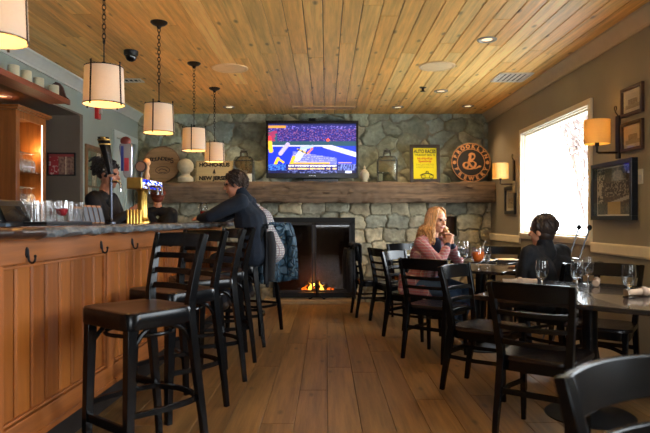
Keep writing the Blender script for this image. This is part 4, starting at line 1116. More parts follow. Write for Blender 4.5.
chair_from_back(2.10, 4.38, -.6, -.8, 'black ladder-back chair at the far right of the nearest table by the wall', G1, .22)
chair_from_back(.705, 1.345, .5, -.87, 'black chair top closest to the camera in the bottom right corner', G1, .24)
chair_from_back(.82, 4.98, .62, .78, 'black ladder-back chair with its back to us in front of the woman', G1)
woman_ch = chair_from_back(.72, 6.17, .77, -.64, 'black ladder-back chair the woman in plaid sits on', G1)
boy_ch = chair_from_back(1.98, 4.58, -.5, .87, 'black ladder-back chair the boy in black sits on', G1)
chair_from_back(.60, 6.78, .93, .36, 'empty black ladder-back chair just left of the woman', G1)
chair_from_back(.36, 7.35, .99, .12, 'black ladder-back chair with a dark coat near the fireplace', G1)
chair_from_back(1.02, 8.02, .5, -.86, 'black ladder-back chair against the stone wall behind the woman', G1)
chair_from_back(2.12, 7.14, -.35, -.94, 'black ladder-back chair beyond the plates near the window corner', G1)
chair_from_back(2.22, 6.33, -1, .05, 'black ladder-back chair under the window behind the boy', G1)

# table settings
TZ = .752
def tp(px, py): Y = (HC-TZ)*F/(py-CY); return (PX(px, Y), Y, TZ)
GT = 'goblets on the nearest table'
put_goblet(tp(542, 290), 'clear goblet at the left of the nearest table, beside the long napkin roll', GT)
x, y, z = tp(577, 290); put_goblet((x, y, z), 'clear goblet in the middle of the nearest table holding a bright reflection', GT)
x, y, z = tp(588, 284); put_goblet((x, y, z), 'clear goblet furthest back on the nearest table', GT)
put_goblet(tp(629, 297), 'clear goblet at the right of the nearest table', GT)
def napkin(px, py, ang, label, L=.24):
    x, y, z = tp(px, py); t = thing('napkin_roll', label, 'napkin', (x, y, TZ), ang, 'rolled napkins on the nearest table')
    b = MB(); n = 12; rings = []
    for i in range(n+1):
        u = i/n; ring = []
        for k in range(20):
            a = 2*PI*k/20; r = (.021+.003*math.sin(u*9+k*.6)+.004*(k/20))*(1-.12*abs(u-.5))
            ring.append(((u-.5)*L, r*math.cos(a), .0245+r*.95*math.sin(a)))
        rings.append(ring)
    b.rings(rings); b.build('linen', NAPKIN, t, smooth=60)
    b = MB(); b.lathe([(.029, -.014), (.029, .014)], 20, cap=False, M=Matrix.Translation((0, 0, .026)) @ Matrix.Rotation(PI/2, 4, 'Y')); b.build('paper_band', mat('napkin_band', (128, 104, 84), rough=.8, var=.05), t)
    b = MB(); sp = []; 
    for k in range(26): a = k*.5; r = .004+.0007*k; sp.append((L/2+.001, r*math.cos(a), .0245+r*math.sin(a)))
    b.sweep(sp, .0016, seg=4, up=(1, 0, 0)); b.build('fold_edge', mat('napkin_fold', (150, 120, 96), rough=.9, var=.05), t)
napkin(519, 285, .1, 'long tan napkin roll at the left corner of the nearest table')
napkin(596, 285, 1.12, 'tan napkin roll seen end-on in the middle of the nearest table')
napkin(643, 296, .25, 'tan napkin roll at the right edge beside a goblet')

def put_drink(liq, level, px, py, label, straw=False, ice=False, Y=None, tz=TZ, sc=1.0):
    t = make_goblet(liq, level, straw, ice); x, y, z = tp(px, py); place(t, (x, y, tz), 0, label, None); t.scale = (sc[0], sc[0], sc[1]) if isinstance(sc, tuple) else (sc,)*3; return t
put_drink(ORANGE, .72, 478, 271, 'stemmed glass of bright orange drink with a straw on the woman\'s table', True, True, sc=(1.45, 1.12))
put_drink(WATER, .6, 463, 267.5, 'tall goblet of iced water next to the orange drink', False, True, sc=(1.4, 1.3))
put_drink(WATER, .5, 486.5, 269, 'clear goblet half hidden behind the orange drink', False, False, sc=1.05)
def tumbler(loc, label, group, liq=None, h=.10, r=.036, name='tumbler'):
    t = thing(name, label, 'glass', loc, 0, group)
    b = MB(); b.lathe([(.001, 0), (r*.86, 0), (r*.9, .004), (r, h), (r-.002, h), (r*.9-.003, .012), (.001, .010)], 22, cap=False); b.build('glass_body', THINT, t, smooth=60)
    if liq: b = MB(); b.lathe([(.001, .013), (r*.9-.005, .014), (r*.96-.004, h*.6), (.001, h*.6)], 20, cap=False); b.build('drink', liq, t, smooth=60)
    return t
COLA = mat('dark_drink', (40, 16, 12), rough=.1, trans=.3, var=.05)
tumbler(tp(443, 270), 'short tumbler of dark drink in front of the woman', 'drinks on the woman\'s table', COLA, .085, .042)
def plate(x, y, z, r, label, food=None, grp=None):
    t = thing('dinner_plate', label, 'plate', (x, y, z), 0, grp)
    b = MB(); b.lathe([(.001, .0), (r*.6, 0), (r, .016), (r, .019), (r*.62, .005), (.001, .005)], 32, cap=False); b.build('plate_body', WHITE, t, smooth=60)
    if food:
        b = MB(); b.lathe([(.001, .006), (r*.8, .012), (r*.84, .02), (r*.6, .026), (.001, .024)], 24, cap=False); b.build('flatbread', food, t, smooth=60)
FOOD = mat('golden_bread', (206, 158, 100), rough=.7, var=.3, scale=30)
x, y, z = tp(497, 264.5); plate(1.66, 6.22, TZ, .125, 'white plate of flatbread on the table beyond the boy, left one', FOOD, 'plates of food beyond the boy')
plate(1.93, 6.28, TZ, .12, 'white plate of flatbread on the table beyond the boy, right one', FOOD, 'plates of food beyond the boy')
# things on the woman's table
t = thing('folded_cloth', 'blue-white folded cloth lying on the woman\'s table', 'napkin', tuple(tp(455, 266)), .3)
b = MB(); b.bb(-.07, .07, -.05, .05, 0, .008); b.bb(-.066, .07, -.048, .048, .009, .016); b.build('fold_layer', mat('bluewhite_cloth', (150, 170, 185), rough=.9, var=.1), t, smooth=0, bevel=.003)
# far table settings
put_goblet((1.05, 7.15, TZ), 'clear goblet on the far table by the stone wall, left', 'goblets on the far table')
put_goblet((1.62, 7.25, TZ), 'clear goblet on the far table by the stone wall, right of the iced water', 'goblets on the far table')
t = thing('menu_card', 'pale folded menu card lying on the far table left of the woman', 'menu', (1.05, 7.32, TZ), .5)
b = MB(); b.bb(-.1, .1, -.07, .07, 0, .004); b.build('cover', mat('pale_card', (170, 186, 196), rough=.6, var=.05), t, smooth=0)
b = MB(); b.bb(-.095, .1, -.066, .066, .0042, .006); b.build('page', PAPERW, t, smooth=0)

# folding tray stand by the window
t = thing('tray_stand', 'chrome folding tray stand with black caps leaning under the window', 'stand', (2.17, 4.92, 0), .0)
for i, (yo, xs) in enumerate(((-.10, 0), (.10, .0))):
    b = MB(); b.sweep([(-.38, yo, .01), (-.02, yo, 1.12)], .007, seg=10); b.build('leg', GUN, t)
    b = MB(); b.sweep([(.06, yo*.8, .01), (-.26, yo*.8, .68)], .007, seg=10); b.build('leg', GUN, t)
    b = MB(); b.ball((-.017, yo, 1.13), (.02, .02, .024), 12); b.build('cap', IRON, t)
b = MB(); b.sweep([(-.10, -.11, .87), (-.10, .11, .87)], .007, seg=8); b.sweep([(-.30, -.11, .26), (-.30, .11, .26)], .007, seg=8); b.build('cross_bar', CHROME, t)

# ================================================================== BAR
BA, BS = -1.45, .034
BR = -math.atan(BS)
def barpt(lx, ly, z=0):
    c, s_ = math.cos(BR), math.sin(BR); return Vector((BA+lx*c-ly*s_, lx*s_+ly*c, z))
ZT = 1.168; by0, by1 = .9, 6.9
t = thing('bar_counter', 'long cherry wood bar front with plank panels and coat hooks', 'bar', (BA, 0, 0), BR)
CHW = wood('cherry_trim', (154, 88, 36), axis=1, rough=.5, streak=.25, coat=.0)
CHV = wood('cherry_stile', (152, 86, 35), axis=2, rough=.5, streak=.25, coat=.0)
b = MB(); b.bb(-.5, -.062, by0, by1, .17, ZT-.055); b.build('carcass', mat('dark_carcass', (34, 20, 12), rough=.6), t, smooth=0)
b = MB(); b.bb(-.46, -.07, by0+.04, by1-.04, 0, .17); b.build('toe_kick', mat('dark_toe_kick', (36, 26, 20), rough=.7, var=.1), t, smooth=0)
b = MB(); b.bb(-.062, 0, by0, by1, 1.0, ZT-.055); b.build('top_rail', CHW, t, smooth=0, bevel=.003)
b = MB(); b.bb(-.062, 0, by0, by1, .17, .295); b.bb(-.03, .006, by0, by1, .17, .2); b.build('bottom_rail', CHW, t, smooth=0, bevel=.003)
pl, st = 1.085, .115; y = 2.50-pl-st-.0
y = 2.50-(pl+st)
rp = random.Random(8); cpal = [(150, 86, 32), (142, 79, 28), (158, 92, 35)]
while y < by1:
    ya, yb = max(y, by0), min(y+pl, by1)
    if y-st > by0: b = MB(); b.bb(-.03, 0, y-st, y, .295, 1.0); b.build('stile', CHV, t, smooth=0, bevel=.003)
    if yb-ya > .1:
        b = MB(); n = 8; wv = pl/n
        for k in range(n):
            a, c = y+k*wv, y+(k+1)*wv-.010
            if a < ya-.001 or c > yb+.001: continue
            kk = rp.uniform(.93, 1.06); b.col = tuple(v*kk for v in lin(rp.choice(cpal))); e = .012
            vs = [(-.06, a, .295), (-.06, c, .295), (-.06, c, 1.0), (-.06, a, 1.0), (-.032, a, .295), (-.032, c, .295), (-.032, c, 1.0), (-.032, a, 1.0), (-.024, a+e, .295), (-.024, c-e, .295), (-.024, c-e, 1.0), (-.024, a+e, 1.0)]
            b.add(vs, [(0, 1, 5, 4), (1, 2, 6, 5), (2, 3, 7, 6), (3, 0, 4, 7), (4, 5, 9, 8), (5, 6, 10, 9), (6, 7, 11, 10), (7, 4, 8, 11), (8, 9, 10, 11)])
        b.build('plank_panel', PANELWOOD, t, smooth=0)
        b = MB()
        for q in ((ya+.004, yb-.006, .98, .993), (ya+.004, yb-.006, .302, .315)): b.bb(-.03, -.008, q[0], q[1], q[2], q[3])
        for q in ((ya+.004, ya+.016), (yb-.018, yb-.006)): b.bb(-.03, -.008, q[0], q[1], .31, .985)
        b.build('panel_moulding', CHW, t, smooth=0, bevel=.003)
    y += pl+st
for p in (27, 101, 132):
    yy = abs(BA)*F/(346-p); zz = 1.028
    b = MB(); b.lathe([(.016, 0), (.014, .004), (.001, .005)], 12, M=Matrix.Translation((0, yy, zz+.02)) @ Matrix.Rotation(PI/2, 4, 'Y') @ Matrix.Scale(1.6, 4, (1, 0, 0)))
    b.sweep(curve_pts([(.004, yy, zz+.035), (.008, yy, zz+.0), (.012, yy, zz-.02), (.025, yy, zz-.028), (.037, yy, zz-.018), (.039, yy, zz+.0)], 4), .005, seg=8)
    b.ball((.039, yy, zz+.003), .0075, 8); b.build('coat_hook', IRON, t)
for yy in (4.75, 5.5, 1.9):
    zz = 1.028; b = MB(); b.sweep(curve_pts([(.002, yy, zz+.05), (.01, yy, zz+.0), (.018, yy, zz-.035), (.04, yy, zz-.048), (.058, yy, zz-.03), (.06, yy, zz-.002)], 4), .0052, seg=8); b.ball((.06, yy, zz+.002), .0085, 8); b.build('coat_hook', IRON, t)
# slab top
SLAB = wood('dark_walnut_slab', (74, 46, 34), axis=1, rough=.16, streak=.4, coat=.6)
BARK = mat('grey_live_edge', (98, 102, 104), rough=.5, var=.7, scale=9, bump=1.0, bscale=28, stretch=(1, 1, 2))
DKE = mat('dark_slab_edge', (58, 42, 36), rough=.3, var=.25, coat=.4)
b = MB(); n = 300; rows_ = []
for i in range(n+1):
    y = by0-.2+(by1+.1-by0+.2)*i/n
    nz = lambda k, f, a: a*noise.noise(Vector((y*f, k*1.7, .3)))
    rough = 1 if y > 2.56 else .15
    e = .15+.03*noise.noise(Vector((y*1.6, 5, 1)))
    pts = [(-.50, ZT), (-.2, ZT), (e-.025, ZT), (e-.012+rough*nz(1, 18, .006), ZT-.004), (e+rough*nz(2, 14, .014), ZT-.016), (e-.002+rough*nz(3, 16, .02), ZT-.030), (e-.012+rough*nz(4, 12, .02), ZT-.045+rough*nz(9, 9, .012)), (e-.05, ZT-.052+rough*nz(6, 7, .016)), (-.0, ZT-.054), (-.50, ZT-.054)]
    rows_.append([(x, y, z) for x, z in pts])
m = len(rows_[0]); o_ = len(b.v)
for r_ in rows_: b.v += r_
for i in range(n):
    y = rows_[i][0][1]
    for k in range(m):
        k2_ = (k+1) % m; b.mi = (1 if y > 2.56 else 2) if 3 <= k <= 6 else 0
        b.face((o_+i*m+k, o_+i*m+k2_, o_+(i+1)*m+k2_, o_+(i+1)*m+k))
b.mi = 0; b.face([o_+k for k in range(m)]); b.face([o_+n*m+k for k in range(m)])
tp_ = b.build('bar_top', [SLAB, BARK, DKE], None, smooth=50, loc=(BA, 0, 0), rot=(0, 0, BR))
tag(tp_, 'thick glossy slab bar top with rough grey live edge', 'worktop'); tp_.name = 'live_edge_slab'
def on_bar(px, d):
    """point on the bar top: seen at px, d behind the front edge line"""
    a = BA+.15-d; Y = abs(a)*F/(346-px); return (a+BS*Y, Y, ZT+.001)

# bar stools
def make_stool():
    t = thing('bar_stool', '', 'stool', (0, 0, 0), 0, 'tall black ladder-back bar stools')
    zs = .77
    b = MB(); po = rounded(.42, .40, .065, .08)
    ring = lambda z, s_: [(x*s_, y*s_+.01, z) for x, y in po]
    b.rings([ring(zs-.018, .90), ring(zs-.010, .975), ring(zs-.003, .985), ring(zs, .96), ring(zs-.005, .8), ring(zs-.012, .4), ring(zs-.013, .05)]); b.build('seat', SEATWOOD, t, smooth=40)
    b = MB(); b.rings([ring(zs-.082, .985), ring(zs-.078, 1), ring(zs-.012, 1), ring(zs-.006, .985), ring(zs-.018, .9), ring(zs-.082, .88), ring(zs-.082, .985)], cap=False); b.build('seat_apron', BLACKWOOD, t, smooth=40)
    for s_ in (-1, 1):
        b = MB(); b.sweep([(s_*.182, .185, 0), (s_*.172, .165, zs-.02)], .048, .048, up=(0, 1, 0), radii=[.75, 1.0]); b.build('leg', BLACKWOOD, t, smooth=40, bevel=.003)
    chair_back(t, zs-.02, 1.125, .168, .195, -.175, -.25, ((1.005, .03), (.925, .03), (.845, .03)), .07, -.255, .20)
    # bent foot ring, front bar and arched braces
    b = MB(); b.sweep(curve_pts([(-.175, .175, .29), (-.2, .0, .29), (-.185, -.19, .29), (-.1, -.25, .29), (0, -.265, .29), (.1, -.25, .29), (.185, -.19, .29), (.2, 0, .29), (.175, .175, .29)], 4), .018, .026); b.build('foot_ring', BLACKWOOD, t, smooth=50)
    b = MB(); b.sweep([(-.178, .18, .22), (.178, .18, .22)], .02, .045); b.build('front_stretcher', BLACKWOOD, t, smooth=0, bevel=.003)
    for s_ in (-1, 1):
        b = MB(); b.sweep(curve_pts([(s_*.175, -.20, .42), (s_*.17, -.185, .56), (s_*.165, -.13, .655), (s_*.165, -.02, .69), (s_*.165, .08, .67), (s_*.17, .15, .60)], 5), .012, seg=8); b.build('arched_brace', BLACKWOOD, t)
    b = MB(); b.sweep([(.165*math.cos(a), .165*math.sin(a), .645) for a in [2*PI*k/28 for k in range(28)]], .010, seg=8, closed=True); b.build('hoop_brace', BLACKWOOD, t)
    return t
st0 = make_stool()
slabs = ['black ladder-back bar stool nearest the camera at the bar', 'black ladder-back bar stool second from the camera along the bar', 'black ladder-back bar stool third from the camera along the bar', 'black ladder-back bar stool just before the man at the bar', 'black bar stool the man in the dark sweater sits on', 'farthest bar stool, with the blue quilted jacket over its back']
spos = [(-.93, 2.95, 51), (-.95, 3.70, 52), (-.92, 4.40, 30), (-.90, 5.04, 18), (-.86, 5.68, 8), (-.80, 6.34, -28)]
STO = []
for i, (x, y, a) in enumerate(spos):
    o = st0 if i == 0 else copy_tree(st0); a = math.radians(a)
    place(o, (x, y, 0), frot(-math.cos(a), -math.sin(a)), slabs[i]); STO.append(o)

# draped coats
def drape(name, label, loc, rz, w, front, back, ztop, mtl, th=.012, fold=.02, seed=1, taper=.15, gap=.035, lining=None):
    t = thing(name, label, 'jacket', (loc[0], loc[1], 0), rz)
    b = MB(); n, m_ = 34, 26; rings = []
    path = [(gap, ztop-front)]; 
    for k in range(8): path.append((gap, ztop-front+front*(k+1)/8*.97))
    path += [(gap*.6, ztop+.008), (0, ztop+.014), (-gap*.6, ztop+.008)]
    for k in range(12): path.append((-gap-.012*k/12, ztop-back*(k+1)/12))
    pth = []
    for j, (yy, zz) in enumerate(path):
        row = []
        for i in range(n+1):
            u = i/n-.5; d = max(0, ztop-zz); f = fold*min(1, d/.15)
            yo = f*noise.noise(Vector((u*7+seed, zz*1.5, seed)))*1.6+f*.6*math.sin(u*22+seed+zz*3)
            ww = w*(1+taper*d*(1 if yy < 0 else .4))
            zedge = .05*noise.noise(Vector((u*3, seed*2, 0)))*min(1, d/.3)
            row.append((u*ww+.01*noise.noise(Vector((zz*5, u*3, seed))), yy+(yo if yy < 0 else abs(yo)*.6), zz+zedge))
        pth.append(row)
    o_ = len(b.v)
    for row in pth: b.v += row
    for j in range(len(pth)-1):
        for i in range(n): a = o_+j*(n+1)+i; b.face((a, a+1, a+n+2, a+n+1))
    ob = b.build('cloth_body', mtl, t, smooth=80)
    s_ = ob.modifiers.new('s', 'SOLIDIFY'); s_.thickness = th; s_.offset = 1
    # hanging sleeve
    for sgn in (-1, 1):
        b = MB(); x = sgn*w*.36
        b.sweep(curve_pts([(x, -gap-.03, ztop-.06), (x*1.08, -gap-.05, ztop-.18), (x*1.1, -gap-.045, ztop-.34), (x*1.04, -gap-.04, ztop-back*.92)], 5), .05, seg=10, radii=None); b.build('sleeve', mtl, t, smooth=60)
    b = MB(); b.sweep([(-w*.25, -gap*1.1-.01, ztop-.01), (-w*.12, -gap-.02, ztop+.012), (w*.12, -gap-.02, ztop+.012), (w*.25, -gap*1.1-.01, ztop-.01)], .017, seg=8); b.build('collar', mtl, t, smooth=60)
    return t
QUILT = quilt_mat('blue_quilted_nylon', (34, 68, 88))
DKNY = mat('black_nylon', (20, 22, 26), rough=.85, var=.2, scale=10, bump=.4, bscale=25)
def back_of(o, d=.235): 
    a = o.rotation_euler.z; return (o.location.x-(-math.sin(a))*d, o.location.y-math.cos(a)*d)
drape('jacket', 'blue quilted jacket draped over the back of the farthest bar stool', back_of(STO[5]), STO[5].rotation_euler.z-.2, .58, .22, .60, 1.14, QUILT, seed=3, fold=.035, taper=.35, gap=.05)
drape('jacket', 'black jacket hanging on the bar stool behind the man', back_of(STO[4]), STO[4].rotation_euler.z, .40, .2, .55, 1.13, DKNY, seed=6, fold=.025)
cd = [o for o in COL.objects if o.get('label', '').startswith('black ladder-back chair with a dark coat')][0]
SPECK = mat('speckled_black_wool', (30, 29, 32), rough=.9, var=.6, scale=60)
drape('coat', 'dark speckled coat over the chair back near the fireplace', back_of(cd, .245), cd.rotation_euler.z, .42, .2, .62, .885, SPECK, seed=9, fold=.02)

# ---------------------------------------------------------------- things on the bar
# beer tower
x, y, z = on_bar(146, .24)
Yt = 4.62; xt = -1.40
t = thing('beer_tower', 'polished brass beer tap tower with blue lit side on the bar', 'beer tap', (xt, Yt, ZT), 0)
zb0 = PZ(189, 4.5)-ZT; zb1 = PZ(177.5, 4.5)-ZT
b = MB(); b.bb(-.115, .0, -.14, .42, zb0, zb1); b.build('tap_box', BRASS, t, smooth=0, bevel=.008)
b = MB(); b.bb(0, .004, -.12, .40, zb0+.012, zb1-.012)
def lit_fn(u, v):
    m = noise.noise(Vector((u*9-v*3, v*3, 1)))
    return (225, 235, 255) if m > .12 else (40, 70, 230) if m > -.12 else (22, 26, 120)
picture(t, 'lit_panel', .52, zb1-zb0-.02, 40, 8, lit_fn, attr_mat('lit_panel_glow', rough=.2, bump=0, emit=1.6, streak=0), (.0045, .14, (zb0+zb1)/2), (0, 0, PI/2))
b = MB(); b.lathe([(.06, 0), (.06, .012), (.045, .03), (.040, .05), (.038, zb0-.02), (.05, zb0)], 28, c=(-.055, .06, 0)); b.build('column', BRASS, t)
b = MB()
for k in range(5): b.lathe([(.011, 0), (.011, .1), (.009, .105)], 14, c=(-.135+.024*k, -.05, 0))
b.build('reflection_ribs', BRASS, t)  # brass ribs modelled in place of gold reflections at the tower foot
tl = [('silver', -.085, -.10, 0), ('round', -.055, .02, 0), ('figure', -.035, .08, 0)]
def faucet(b, x, y, z):
    b.sweep([(x, y, z), (x+.05, y, z), (x+.07, y, z-.02), (x+.07, y, z-.07)], .009, seg=10)
for nm, lx, ly, _ in tl:
    b = MB(); faucet(b, lx+.06, ly, zb0+.03); f_ = b.build('faucet', CHROME, t)
SILV = mat('silver_handle', (206, 208, 214), rough=.2, metal=.6, var=.05)
def handle_box(b, x, y, z0, z1, w0, w1, d, tilt=0):
    rings = []
    for u in (0, .1, .5, .9, 1):
        z = z0+(z1-z0)*u; w = (w0+(w1-w0)*u)*(.8 if u in (0, 1) else 1); cx_ = x+tilt*u
        rings.append([(cx_-w/2, y-d/2, z), (cx_+w/2, y-d/2, z), (cx_+w/2, y+d/2, z), (cx_-w/2, y+d/2, z)])
    b.rings(rings)
b = MB(); handle_box(b, -.115, -.10, zb1, zb1+.26, .06, .105, .03, -.02); h_ = b.build('tap_handle', SILV, t, smooth=0, bevel=.006); h_['label'] = 'tall silver tap handle with red panel and blue edge'
b = MB(); b.bb(-.165, -.145, -.118, -.1155, zb1+.05, zb1+.24); b.build('edge_stripe', mat('blue_enamel', (40, 56, 130), rough=.3, var=.05), h_, smooth=0)
b = MB(); b.bb(-.14, -.105, -.1185, -.115, zb1+.05, zb1+.15); b.build('badge', mat('red_enamel', (170, 50, 60), rough=.3, var=.1), h_, smooth=0)
b = MB(); b.ball((-.135, -.10, zb1+.28), (.042, .02, .036), 14); b.build('handle_knob', mat('maroon_enamel', (110, 50, 46), rough=.3, var=.1), h_)
b = MB(); b.lathe([(.012, zb1), (.014, zb1+.05)], 10, c=(-.055, .02, 0)); b.lathe([(.045, -.012), (.048, 0), (.045, .012), (.001, .014)], 24, M=Matrix.Translation((-.055, .02, zb1+.095)) @ Matrix.Rotation(PI/2, 4, 'X')); h_ = b.build('tap_handle', mat('dark_handle', (50, 36, 34), rough=.4, var=.1), t); h_['label'] = 'round dark tap handle'
b = MB(); b.lathe([(.036, .0145), (.036, .016), (.001, .017)], 20, M=Matrix.Translation((-.055, .02, zb1+.095)) @ Matrix.Rotation(PI/2, 4, 'X')); b.build('badge', mat('tan_badge', (150, 110, 86), rough=.5, var=.1), h_)
b = MB(); b.lathe([(.018, zb1), (.024, zb1+.03), (.014, zb1+.06), (.022, zb1+.09), (.016, zb1+.11)], 14, c=(-.03, .09, 0)); b.ball((-.03, .09, zb1+.135), (.03, .03, .032), 14); h_ = b.build('tap_handle', mat('pale_wood_handle', (196, 150, 104), rough=.4, var=.1), t); h_['label'] = 'pale turned wooden tap handle'
# slim single tap
x, y = PX(111, 4.15), 4.15
t = thing('single_beer_tap', 'slim chrome beer tap with tall tapered black and gold handle', 'beer tap', (x, y, ZT), 0)
zt = PZ(190, 4.15)-ZT
b = MB(); b.lathe([(.035, 0), (.035, .01), (.016, .02), (.011, .04), (.011, zt+.08), (.012, zt+.09)], 18); b.build('column', mat('dark_chrome', (60, 62, 70), rough=.25, metal=.9, var=.05), t)
b = MB(); faucet(b, 0, 0, zt+.06); b.build('faucet', CHROME, t)
b = MB(); z0 = PZ(170, 4.15)-ZT; z1 = PZ(137, 4.15)-ZT; rings = []
for u in (0, .08, .5, .88, .93, 1):
    z = z0-.03+(z1-z0+.03)*u; r_ = .02+.026*u if u < .93 else .04; rings.append([(-.055*u+r_*math.cos(a), r_*.6*math.sin(a), z) for a in [2*PI*k/16 for k in range(16)]])
b.rings(rings); h_ = b.build('tap_handle', mat('black_enamel', (24, 22, 22), rough=.25, var=.05), t, smooth=60); h_['label'] = 'black tapered tap handle with gold bands'
GOLD = mat('gold_trim', (190, 150, 80), rough=.3, metal=.8, var=.05)
b = MB()
for u in (.80, .92): r_ = (.02+.026*u)+.002; b.lathe([(r_, -.004), (r_, .004)], 16, c=(-.055*u, 0, z0-.03+(z1-z0+.03)*u), sy=.62)
b.lathe([(.016, -.006), (.016, .006)], 12, c=(-.055*.9, -.022, z0-.03+(z1-z0+.03)*.97), sy=.3); b.build('gold_band', GOLD, h_)
# tray of glasses
tx = on_bar(43.5, .24); 
t = thing('serving_tray', 'black tray under a crowd of upturned glasses on the bar', 'tray', (tx[0], tx[1], ZT), BR)
b = MB(); b.bb(-.16, .14, -.24, .26, 0, .006); b.bb(-.16, -.152, -.24, .26, .006, .02); b.bb(.132, .14, -.24, .26, .006, .02); b.bb(-.16, .14, -.24, -.232, .006, .02); b.bb(-.16, .14, .252, .26, .006, .02)
b.build('tray_body', mat('tray_black', (22, 24, 28), rough=.35, var=.1), t, smooth=0, bevel=.003)
k = 0
for j in range(4):
    for i in range(3):
        lx, ly = -.105+.096*i+.0, -.18+.118*j; c, s_ = math.cos(BR), math.sin(BR)
        p = (tx[0]+lx*c-ly*s_, tx[1]+lx*s_+ly*c, ZT+.0065)
        tumbler(p, 'clear round tumbler among the dozen crowded on the black bar tray', 'tumblers on the bar tray', None, .106+.004*(k % 3), .042); k += 1
o = make_goblet(REDWINE, .5); x, y, z = on_bar(62, .12); place(o, (x, y, ZT), 0, 'stemmed glass with a little red drink at the end of the tray', None); o.scale = (.78, .78, .68)
# black covered stack at the far left
x, y, z = on_bar(-2, .30)
t = thing('register_box', 'black box-like equipment at the left edge of the bar', 'equipment', (x, y, ZT), BR)
b = MB(); b.add([(-.12, -.12, 0), (.09, -.12, 0), (.09, .14, 0), (-.12, .14, 0), (-.12, -.12, .125), (.035, -.12, .12), (.035, .14, .12), (-.12, .14, .125)], [(0, 3, 2, 1), (4, 5, 6, 7), (0, 1, 5, 4), (1, 2, 6, 5), (2, 3, 7, 6), (3, 0, 4, 7)]); b.build('case', mat('tray_black', (22, 24, 28)), t, smooth=0, bevel=.006)
b = MB(); b.box((.075, .01, .055), (.004, .2, .08), R=Matrix.Rotation(-.42, 3, 'Y')); b.build('display', mat('dark_screen', (12, 14, 20), rough=.08, var=0), t, smooth=0)
b = MB(); b.bb(-.1, .13, -.16, -.125, 0, .012); b.build('mat_pad', mat('blue_pad', (70, 92, 112), rough=.7, var=.1), t, smooth=0)
# leaning menus
mcols = [(176, 136, 98), (208, 202, 196), (150, 104, 66)]
for i, p in enumerate((71.5, 76, 80.5, 85, 90, 95, 100)):
    x, y, z = on_bar(p, .22)
    t = thing('menu_board', 'wood-backed menu card leaning in the row on the bar, %s' % ['first from the tray', 'second from the tray', 'third from the tray', 'fourth from the tray', 'fifth from the tray', 'second from the far end', 'closest to the taps'][i], 'menu', (x, y, ZT), -.3, 'leaning menu cards on the bar')
    hh = .10+.012*(i > 2)
    R_ = Matrix.Rotation(-.26, 3, 'Y')
    b = MB(); b.box((0, 0, hh/2+.003), (.007, .036, hh), R=R_); b.build('wood_back', mat('menu_wood', (150, 100, 60), rough=.5, var=.2, scale=30), t, smooth=0)
    b = MB(); b.box((.0075, 0, hh/2+.002), (.004, .034, hh-.02), R=R_); b.build('paper_pages', mat('menu_pages', (84, 90, 100), rough=.4, var=.15, scale=40), t, smooth=0)
    b = MB(); b.box((-.006, 0, .012), (.018, .036, .018), R=R_); b.build('clip', mat('menu_wood', (150, 100, 60)), t, smooth=0)
# man's wine glass
o = make_goblet(REDWINE, .35); place(o, (PX(203.5, 5.55), 5.55, ZT+.001), 0, 'small stemmed glass on the bar in front of the man', None)
# inverted glasses in the cabinet
for si, z in enumerate(sh):
    for i in range(5):
        for j in range(2):
            yy = cy0+.10+.085*i; xx = cxf-.08-.10*j
            put_goblet((xx, yy, z+.0005), 'upturned stemmed glass in the %s row of the cabinet' % ('upper', 'lower')[si], 'upturned stemmed glasses in the cabinet, %s shelf' % ('upper', 'lower')[si], flip=True)

